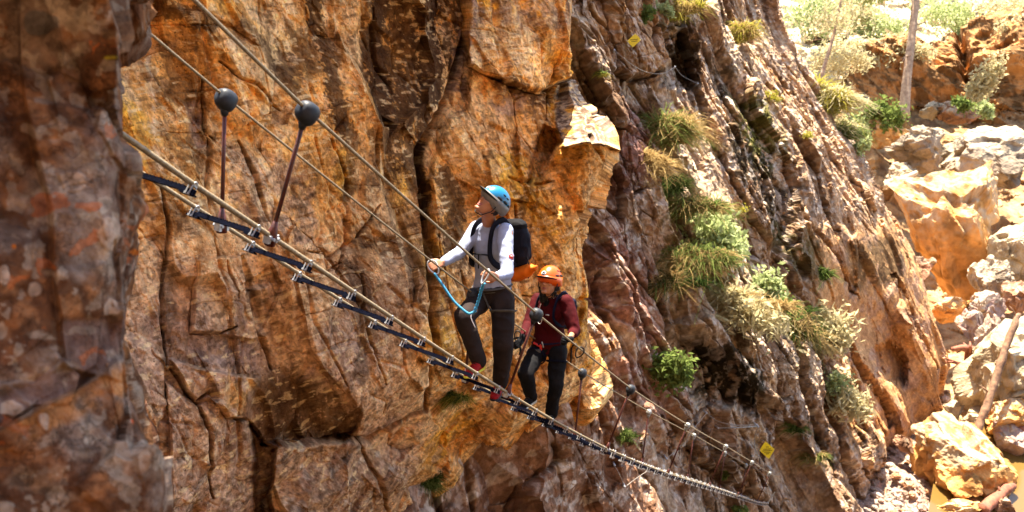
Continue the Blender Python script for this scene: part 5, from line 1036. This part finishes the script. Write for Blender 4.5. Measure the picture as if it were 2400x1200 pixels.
for i in range(11):
    x0, y0 = 2272+rs.uniform(-14, 14), 880-rs.uniform(0, 60); an = rs.uniform(-.5, 3.6); L = rs.uniform(25, 75)
    pts = [PW(x0, y0, 38.6), PW(x0+L*.5*math.cos(an), y0-L*.4*math.sin(an)-5, 38.4+rs.uniform(-.5, .5)), PW(x0+L*math.cos(an), y0-L*.8*math.sin(an), 38.6+rs.uniform(-.6, .6))]
    kid(tg, MB().tube(crv(pts, 6), np.linspace(.11, .03, 13) if i > 1 else np.linspace(.2, .08, 13), 7), 'root_branch', M['woodred'])
# ================================================================ PLANTS
def leafmat(name, c1, c2, tr=.45, sc=9):
    m = bpy.data.materials.new(name); m.use_nodes = True; t = m.node_tree; n = t.nodes; l = t.links; n.remove(n['Principled BSDF'])
    tc = n.new('ShaderNodeTexCoord'); nz = n.new('ShaderNodeTexNoise'); nz.inputs['Scale'].default_value = sc; nz.inputs['Detail'].default_value = 3; rp = n.new('ShaderNodeValToRGB')
    rp.color_ramp.elements[0].position = .35; rp.color_ramp.elements[1].position = .65; rp.color_ramp.elements[0].color = (*c1, 1); rp.color_ramp.elements[1].color = (*c2, 1)
    l.new(tc.outputs['Object'], nz.inputs['Vector']); l.new(nz.outputs['Fac'], rp.inputs[0])
    d = n.new('ShaderNodeBsdfDiffuse'); q = n.new('ShaderNodeBsdfTranslucent'); mx = n.new('ShaderNodeMixShader'); mx.inputs[0].default_value = tr
    l.new(rp.outputs[0], d.inputs[0]); l.new(rp.outputs[0], q.inputs[0]); l.new(d.outputs[0], mx.inputs[1]); l.new(q.outputs[0], mx.inputs[2]); l.new(mx.outputs[0], n['Material Output'].inputs[0]); return m
M['lg'] = leafmat('green_leaves', (.09, .13, .03), (.20, .25, .07)); M['lp'] = leafmat('pale_green_leaves', (.26, .32, .12), (.48, .52, .26))
M['ls'] = leafmat('straw_grass', (.30, .19, .07), (.48, .35, .16)); M['ly'] = leafmat('yellow_green_moss', (.28, .26, .03), (.42, .36, .08)); M['ld'] = leafmat('dark_green_leaves', (.022, .045, .012), (.06, .09, .02))
M['lo'] = leafmat('cream_dry_leaves', (.42, .36, .18), (.60, .52, .32)); M['stem'] = mat_noise('plant_stems', (.18, .11, .06), (.10, .06, .03), 20, .9)
def leaves_np(c, n, R3, axes, size, rs, hollow=.35, elong=2.2, clump=.55):
    """many small leaf faces gathered in clumps through an uneven volume"""
    nc = max(5, n//28); g = rs.randn(nc, 3); g /= np.linalg.norm(g, axis=1, keepdims=True); g *= (hollow+(1-hollow)*rs.rand(nc, 1)**.6); g[:, 2] = np.abs(g[:, 2])*.9-.1
    sz = rs.uniform(.12, .36, nc)*clump*1.6; k = rs.randint(nc, size=n); p = g[k]+rs.randn(n, 3)*sz[k][:, None]
    P = (p*np.array(R3)[None]) @ np.array(axes)+np.array(c)[None]
    a = rs.randn(n, 3); a /= np.linalg.norm(a, axis=1, keepdims=True); b = rs.randn(n, 3); b -= a*np.sum(a*b, 1)[:, None]; b /= np.linalg.norm(b, axis=1, keepdims=True)
    s_ = size*rs.uniform(.6, 1.3, n)[:, None]; a = a*s_*elong*.5; b = b*s_*.5
    V = np.stack([P-a, P-a*.1+b, P+a, P-a*.1-b], 1).reshape(-1, 3); F = np.arange(4*n).reshape(-1, 4); return V, F, g, P
def shrub(name, x, y, w_, h_, mat, label, group, sheet=None, d=None, n=500, leaf=.05, seed=0, cat='shrub', sink=.15, elong=2.2, N_=None):
    rs = np.random.RandomState(seed+17)
    if sheet is not None: P_, nn = sheet.at(x, y+h_*.25); dd = P_ @ fwd
    else: P_ = PW(x, y+h_*.3, d); nn = -fwd; dd = d
    nn = nrm(nn*.5-fwd*.5); upd = nrm(ZU*.8+nn*.45); ax = nrm(np.cross(upd, fwd)); ay = np.cross(upd, ax)
    Rw, Rh = w_/2*dd/FPX, h_*.72*dd/FPX; c = P_+nn*Rw*.25
    root = empty(name, c, label, cat, group); V, F, g, PL = leaves_np(c-c, n, (Rw, Rw*.7, Rh), (ax, ay, upd), leaf, rs, elong=elong)
    o = np_mesh('foliage', V, F, mat, False); o.parent = root
    st = MB()
    for q in g[:16]:
        e = q[0]*Rw*ax+q[1]*Rw*.7*ay+q[2]*Rh*upd; st.tube([-nn*Rw*.3, e*.5+upd*.02, e], [leaf*.16, leaf*.12, leaf*.05], 4)
    s_ = st.build('stems', M['stem'], None); s_.parent = root; return root
def grass(name, x, y, w_, h_, mats, label, group, sheet, n=260, seed=0, bw=.010, droop=.9, cat='grass tuft', lean=-.4):
    w_ *= 1.3; h_ *= .95; n = int(n*2.4); bw *= .62; rs = np.random.RandomState(seed+31); P_, nn = sheet.at(x, y+h_*.1); dd = P_ @ fwd; nn = nrm(nn*.5-fwd*.5); root = empty(name, P_, label, cat, group)
    for j, mat in enumerate(mats):
        m_ = n//len(mats); V = np.zeros((m_, 10, 3)); L = h_*dd/FPX*rs.uniform(.6, 1.5, m_)
        kc = rs.randint(7, size=m_); cx7 = rs.randn(7); cy7 = rs.randn(7); base = ((rs.randn(m_)*.35+cx7[kc])*w_*.20*dd/FPX)[:, None]*CR[None]+((rs.randn(m_)*.3+cy7[kc])*h_*.16*dd/FPX)[:, None]*CU[None]+nn*.02; L = L*(.6+.7*(np.arange(7)*.37 % 1))[kc]
        dr = ZU[None]*rs.uniform(.1, 1.2, (m_, 1))+nn[None]*rs.uniform(.1, .9, (m_, 1))+CR[None]*(rs.randn(m_, 1)*.85+lean)+CU[None]*rs.randn(m_, 1)*.2; dr /= np.linalg.norm(dr, axis=1, keepdims=True)
        sd_ = np.cross(dr, -fwd[None]+rs.randn(m_, 3)*.5); sd_ /= np.linalg.norm(sd_, axis=1, keepdims=True)
        for i, t in enumerate((0, .25, .5, .75, 1)):
            p = base+dr*(L*t)[:, None]-ZU[None]*(L*t*t*droop*rs.uniform(.75, 1))[:, None]*.8; wv_ = bw*dd/14*(1-t*.85); V[:, 2*i] = p-sd_*wv_; V[:, 2*i+1] = p+sd_*wv_
        idx = (np.arange(m_)*10)[:, None, None]+np.array([[0, 1, 3, 2], [2, 3, 5, 4], [4, 5, 7, 6], [6, 7, 9, 8]])[None]
        o = np_mesh(['blades', 'dry_blades', 'seed_stalks'][j], V.reshape(-1, 3), idx.reshape(-1, 4), mat, False); o.parent = root
    return root
GS = 'grass tufts on the rocky slope'; SH = 'shrubs on the rocky slope'; rd = ridge_s
grass('grass_tuft', 1580, 305, 110, 100, [M['lg'], M['ls']], 'large green and straw grass tuft near the top of the slope, below the upper sign', GS, rd, 900, 1, .012)
grass('grass_tuft', 1530, 375, 90, 75, [M['ls'], M['ls']], 'straw-coloured drooping grass just under the largest green tuft', GS, rd, 520, 2, .012)
grass('grass_tuft', 1560, 420, 110, 60, [M['lg'], M['ld']], 'green grass tuft below the straw-coloured drooping grass', GS, rd, 620, 3, .013)
grass('grass_tuft', 1610, 470, 110, 70, [M['lg'], M['ls']], 'green grass tuft just above the bright sunlit shrub', GS, rd, 620, 4, .013)
grass('grass_tuft', 1610, 610, 170, 80, [M['ls'], M['lg']], 'wide straw grass tuft left of and below the bright sunlit shrub', GS, rd, 900, 5, .013)
grass('grass_tuft', 1560, 665, 110, 70, [M['ls'], M['ld']], 'brown-green hanging grass above the dark mossy overhang', GS, rd, 520, 6, .013)
grass('grass_tuft', 1730, 725, 200, 75, [M['lo'], M['ls']], 'cream sunlit dry grass on the brow of the mossy overhang', GS, rd, 1200, 7, .013)
grass('grass_tuft', 1690, 500, 60, 50, [M['ls'], M['lg']], 'small straw tuft at the right of the bright sunlit shrub', GS, rd, 260, 8)
grass('grass_tuft', 1850, 760, 110, 90, [M['ls'], M['ld']], 'brown grass tuft between the green shrub and the cream shrub', GS, rd, 520, 9, .013)
grass('grass_tuft', 1930, 635, 60, 36, [M['lg'], M['ld']], 'low green tuft in the hollow right of the slope', GS, rd, 300, 10, .012)
grass('grass_tuft', 1862, 1005, 34, 34, [M['lg'], M['ld']], 'small green tuft above and right of the lower sign', GS, rd, 200, 11)
grass('grass_tuft', 1892, 1078, 50, 36, [M['ls'], M['lg']], 'small straw tuft on the ridge right of the lower sign', GS, rd, 220, 12)
grass('grass_tuft', 1590, 22, 90, 50, [M['ls'], M['ly']], 'straw tuft at the top edge above the dark hollow', GS, rd, 420, 13)
grass('grass_tuft', 1740, 70, 80, 60, [M['ls'], M['ly']], 'yellow tuft in the groove near the top of the ridge', GS, rd, 380, 14)
grass('grass_tuft', 1950, 235, 110, 70, [M['lo'], M['ly']], 'cream sunlit grass on the crest at the foot of the thin sapling', GS, rd, 800, 15, .014)
grass('grass_tuft', 1985, 300, 80, 60, [M['lo'], M['lg']], 'cream and green grass on the crest just below the thin sapling', GS, rd, 500, 16, .014)
grass('grass_tuft', 945, 1040, 56, 56, [M['ld'], M['lg']], 'dark green hanging tuft under the foot of the orange cliff', GS, rd, 420, 17, .010, 1.3)
grass('grass_tuft', 1005, 1120, 70, 60, [M['ld'], M['lg']], 'larger dark green tuft hanging among pale lichen near the bottom', GS, rd, 460, 18, .010, 1.3)
grass('grass_tuft', 1070, 925, 40, 40, [M['ly'], M['ld']], 'yellow-green tuft behind the bridge left of the red shoes', GS, rd if rd.at(1070, 925)[0] @ fwd < main_s.at(1070, 925)[0] @ fwd else main_s, 220, 19)
grass('grass_tuft', 1470, 1025, 30, 34, [M['lg'], M['ld']], 'tiny green tuft under the bridge near the second pair of posts', GS, rd, 120, 20)
grass('grass_tuft', 1405, 182, 18, 18, [M['lg'], M['ly']], 'tiny green tuft on the slab between the cliff and the upper sign', GS, rd, 90, 21)
shrub('leafy_shrub', 1665, 548, 150, 90, M['lp'], 'brightest pale green sunlit shrub in the middle of the slope', SH, rd, n=2600, leaf=.085, seed=1)
shrub('leafy_shrub', 1782, 660, 84, 96, M['lp'], 'sunlit green shrub right of and below the brightest shrub', SH, rd, n=1300, leaf=.085, seed=2)
shrub('leafy_shrub', 1832, 715, 64, 60, M['lg'], 'dull green shrub touching the lower right of the sunlit green shrub', SH, rd, n=600, leaf=.08, seed=3)
shrub('dry_shrub', 1925, 765, 115, 110, M['lo'], 'cream-white dry shrub on the right part of the slope', SH, rd, n=1500, leaf=.08, seed=4, elong=4)
shrub('dry_shrub', 1720, 722, 190, 80, M['lo'], 'wide cream dry shrub spilling over the brow above the dark mossy overhang', SH, rd, n=1700, leaf=.075, seed=21, elong=4)
shrub('dry_shrub', 1985, 935, 100, 70, M['lo'], 'cream-white dry shrub low on the ridge above the smooth ribs', SH, rd, n=1000, leaf=.08, seed=5, elong=4)
shrub('leafy_shrub', 1950, 885, 64, 70, M['lp'], 'pale green shrub just above the lower cream-white shrub', SH, rd, n=600, leaf=.07, seed=6)
shrub('leafy_shrub', 1570, 848, 92, 90, M['lg'], 'green shrub at the left edge of the dark mossy overhang', SH, rd, n=1300, leaf=.07, seed=7)
shrub('leafy_shrub', 1638, 590, 90, 60, M['lg'], 'green shrub in front of the brightest pale shrub', SH, rd, n=600, leaf=.06, seed=8)
shrub('leafy_shrub', 1518, 40, 40, 40, M['lg'], 'small green shrub at the top of the rock that carries the upper sign', SH, rd, n=300, leaf=.06, seed=9)
shrub('leafy_shrub', 1556, 12, 50, 34, M['lp'], 'small pale green shrub at the top edge above the dark hollow', SH, rd, n=300, leaf=.06, seed=10)
shrub('leafy_shrub', 1692, 1112, 36, 34, M['lg'], 'small bright green plant beneath the far end of the hand cables', SH, rd, n=160, leaf=.07, seed=11)
shrub('leafy_shrub', 1722, 1180, 40, 26, M['lg'], 'small green plant under the last rungs of the bridge', SH, rd, n=140, leaf=.07, seed=12)
shrub('moss_cushion', 1808, 218, 44, 22, M['ly'], 'yellow-green cushion on the ledge near the crest', SH, rd, n=420, leaf=.035, seed=13, cat='moss')
shrub('moss_cushion', 1880, 320, 30, 20, M['ly'], 'yellow-green cushion beneath a small overhang on the crest', SH, rd, n=300, leaf=.035, seed=14, cat='moss')
shrub('moss_cushion', 1735, 495, 34, 20, M['ly'], 'yellow-green cushion in the middle of the ridge right of the bright shrub', SH, rd, n=220, leaf=.035, seed=15, cat='moss')
shrub('leafy_shrub', 2015, 335, 40, 50, M['lp'], 'pale shrub on the edge of the ridge crest below the sapling', SH, rd, n=260, leaf=.10, seed=16)
FB = 'bushes on the far bank'
for k, (x, y, w_, h_, d, mt, n, lab) in enumerate([
    (1900, 30, 150, 110, 68, 'lp', 1900, 'broad pale green bush at the top left of the far bank'), (1985, 20, 130, 80, 72, 'lo', 1500, 'cream sunlit bush at the top between the two trunks'),
    (1945, 125, 100, 90, 62, 'lo', 1200, 'cream bush behind the thin sapling'), (2050, 60, 130, 90, 72, 'lp', 1700, 'pale green bush on the bluff left of the tall trunk'),
    (2215, 30, 160, 90, 76, 'lp', 2000, 'pale green bush on the bluff right of the tall trunk'), (2350, 15, 130, 60, 72, 'lo', 1300, 'cream bush along the top right edge of the bluff'),
    (2064, 262, 92, 70, 57, 'lg', 1100, 'deep green leafy bush at the foot of the bluff left of the tall trunk'), (2240, 240, 60, 34, 57.5, 'lg', 420, 'small green bush at the foot of the bluff right of the tall trunk'),
    (2292, 170, 60, 150, 60, 'lo', 1300, 'cream trailing creeper running down the face of the bluff'), (2305, 250, 40, 40, 57, 'lp', 300, 'small pale plant at the foot of the trailing creeper'),
    (2030, 115, 100, 50, 64, 'lo', 900, 'cream scrub on the left brow of the bluff'), (2120, 105, 110, 50, 65, 'lo', 900, 'cream scrub on the brow of the bluff beside the tall trunk'), (2375, 60, 80, 60, 64, 'lo', 700, 'cream scrub on the right brow of the bluff'), (2005, 290, 70, 50, 57, 'lp', 500, 'pale green bush left of the deep green leafy bush')]):
    shrub('bush', x, y, w_, h_, M[mt], lab, FB, None, d, n=n, leaf=.15, seed=60+k, cat='bush')
# trees
def tree(name, pts, r, label, limbs, leafn, leafc, mat, seed, leaf=.16):
    P = crv([PW(*p) for p in pts], 8); rr = np.interp(np.linspace(0, 1, len(P)), np.linspace(0, 1, len(r)), r); root = empty(name, P[0], label, 'tree', None); kid(root, MB().tube(P, rr*(1+.08*fbm(P*2, 2, 3)), 14), 'trunk', M['bark']); rs = np.random.RandomState(seed)
    for i in range(limbs):
        k = rs.randint(int(len(P)*.35), len(P)); an = rs.uniform(0, 6.28); L = rs.uniform(.8, 2.6); d_ = CR*math.cos(an)+fwd*math.sin(an); r0 = rr[k]*.22
        q = [P[k], P[k]+d_*L*.5+ZU*.1, P[k]+d_*L-ZU*rs.uniform(.1, .6)]; c_ = crv(q, 5); m = MB().tube(c_, np.linspace(r0, r0*.2, len(c_)), 5)
        for j in range(5): kk = rs.randint(3, len(c_)); e = c_[kk]+(CR*rs.uniform(-1, 1)+fwd*rs.uniform(-1, 1)-ZU*rs.uniform(-.2, .8))*rs.uniform(.3, .8); m.tube([c_[kk], (c_[kk]+e)/2+ZU*.05, e], [r0*.35, r0*.25, r0*.1], 4)
        kid(root, m, 'limb', M['bark'])
    if leafn:
        V = []; 
        for (cx_, cy_, cd, rw, rh) in leafc:
            v, f, g_, p_ = leaves_np(PW(cx_, cy_, cd), leafn, (rw, rw, rh), (CR, fwd, CU), leaf, rs); V.append(v)
        V = np.concatenate(V); o = np_mesh('crown', V-np.array(root.location), np.arange(len(V)).reshape(-1, 4), mat, False); o.parent = root
    return root
tree('pine_tree', [(2118, 272, 58), (2126, 180, 58.2), (2140, 60, 58.6), (2152, -60, 59), (2160, -260, 60)], [.36, .27, .24, .20, .12], 'tall pale trunk with dead twiggy limbs standing before the far bluff', 14, 2200, [(2150, -150, 59.5, 2.6, 2.2), (2060, -20, 60, 1.6, 1.0), (2230, -40, 60, 1.8, 1.2)], M['lp'], 4)
tree('sapling', [(1914, 232, 55), (1928, 170, 55.2), (1946, 110, 55.3), (1966, 30, 55.6), (1978, -60, 56)], [.14, .12, .10, .08, .04], 'thin leaning sapling with sparse pale leaves on the crest at upper right', 12, 900, [(1955, 60, 55.5, 1.7, 1.6), (1990, 150, 55.5, 1.2, 1.0), (1940, -30, 56, 1.6, 1.2)], M['lo'], 5, .11)
# ================================================================ SIGNS AND SAFETY CABLES ON THE ROCK
M['wire'] = mat_noise('grey_wire', (.30, .26, .22), (.2, .17, .14), 30, .6); M['sign'] = mat_noise('yellow_sign_paint', (.80, .60, .01), (.74, .54, .01), 3, .45)
def sign(cx_, cy_, cor, rows, label):
    P_, nn = ridge_s.at(cx_, cy_); d = min(ridge_s.at(x_, y_)[0] @ fwd for x_, y_ in list(cor)+[(cx_, cy_)])-.10; C4 = [PW(x, y, d) for x, y in cor]; c = sum(C4)/4; n_ = nrm(np.cross(C4[1]-C4[0], C4[3]-C4[0])); n_ = -n_ if n_ @ fwd > 0 else n_
    root = empty('warning_sign', c, label, 'sign', 'yellow diamond signs'); m = MB(); V = C4+[p-n_*.02 for p in C4]; m.add(V, [(0, 1, 2, 3), (7, 6, 5, 4)]+[(k, (k+1) % 4+0, (k+1) % 4+4, k+4) for k in range(4)]); kid(root, m, 'sign_board', M['sign'], smooth=False)
    u_ = nrm(C4[1]-C4[3]); v_ = nrm(np.cross(n_, u_)); L = np.linalg.norm(C4[1]-C4[3]); t = MB(); rs = np.random.RandomState(int(cx_))
    for (yy, wd) in rows:
        x = -wd/2
        while x < wd/2: w1 = rs.uniform(.03, .07); t.box(c+n_*.004+u_*(x+w1/2)*L+v_*yy*L, u_*w1*.42*L, v_*.024*L, n_*.001); x += w1+.012
    kid(root, t, 'sign_lettering', M['dark'], smooth=False)
    b = MB()
    for p in C4: q = p*.86+c*.14; b.tube([q-n_*.40, q+n_*.006], .008, 6)
    kid(root, b, 'sign_bolt', M['steel'])
sign(1487, 95, [(1489, 78), (1503, 93), (1483, 111), (1470, 96)], [(.05, .55), (-.07, .40)], 'upper yellow diamond sign bolted to the brown rock right of the orange cliff')
sign(1798, 1054, [(1794, 1034), (1816, 1053), (1802, 1076), (1780, 1056)], [(.20, .12), (.06, .5), (-.04, .62), (-.15, .4), (-.24, .2)], 'lower yellow diamond sign on the rock above the far end of the bridge')
def rcable(pts, r, label, mat='wire', off=.12, name='safety_cable'):
    d = [min(ridge_s.at(x, y)[0] @ fwd, 1e9)-off for x, y in pts]; dm = np.minimum(d, np.convolve(np.pad(d, 1, 'edge'), np.ones(3)/3, 'valid')); P = crv([PW(x, y, q) for (x, y), q in zip(pts, dm)], 8)
    root = empty(name, P[0], label, 'cable'); kid(root, MB().tube(P, r, 6), 'wire', M[mat])
    for e, k in ((P[0], 0), (P[-1], 1)): kid(root, MB().tube([e+fwd*.35, e-fwd*.03], .022, 6), 'anchor_bolt', M['steel'])
    return root
rcable([(1440, 118), (1462, 137), (1490, 157), (1520, 170), (1555, 172), (1582, 157)], .007, 'thin wire sagging below the upper sign to a bolt in the dark hollow')
rcable([(1582, 157), (1600, 178), (1635, 196)], .007, 'short thin wire sagging right from the bolt in the dark hollow')
rcable([(1656, 968), (1680, 986), (1720, 996), (1774, 996)], .009, 'wire sagging across the rock above the far end of the hand cables')
rcable([(1683, 1003), (1730, 1002), (1777, 999)], .012, 'straight pale rod fixed just under the sagging wire', 'ballpale', name='anchor_rod')
rcable([(1777, 1001), (1768, 1028), (1772, 1058), (1788, 1082), (1806, 1098)], .009, 'wire curving down left of the lower sign to the bridge anchor')
rcable([(1656, 968), (1625, 1005), (1590, 1050), (1562, 1075)], .007, 'wire running down-left from the high bolt behind the hand cables')
rcable([(1440, 1090), (1452, 1112), (1464, 1140)], .006, 'short stay wire dropping under the bridge middle'); rcable([(1464, 1142), (1490, 1122), (1520, 1102)], .006, 'short stay wire rising to the right under the bridge middle')
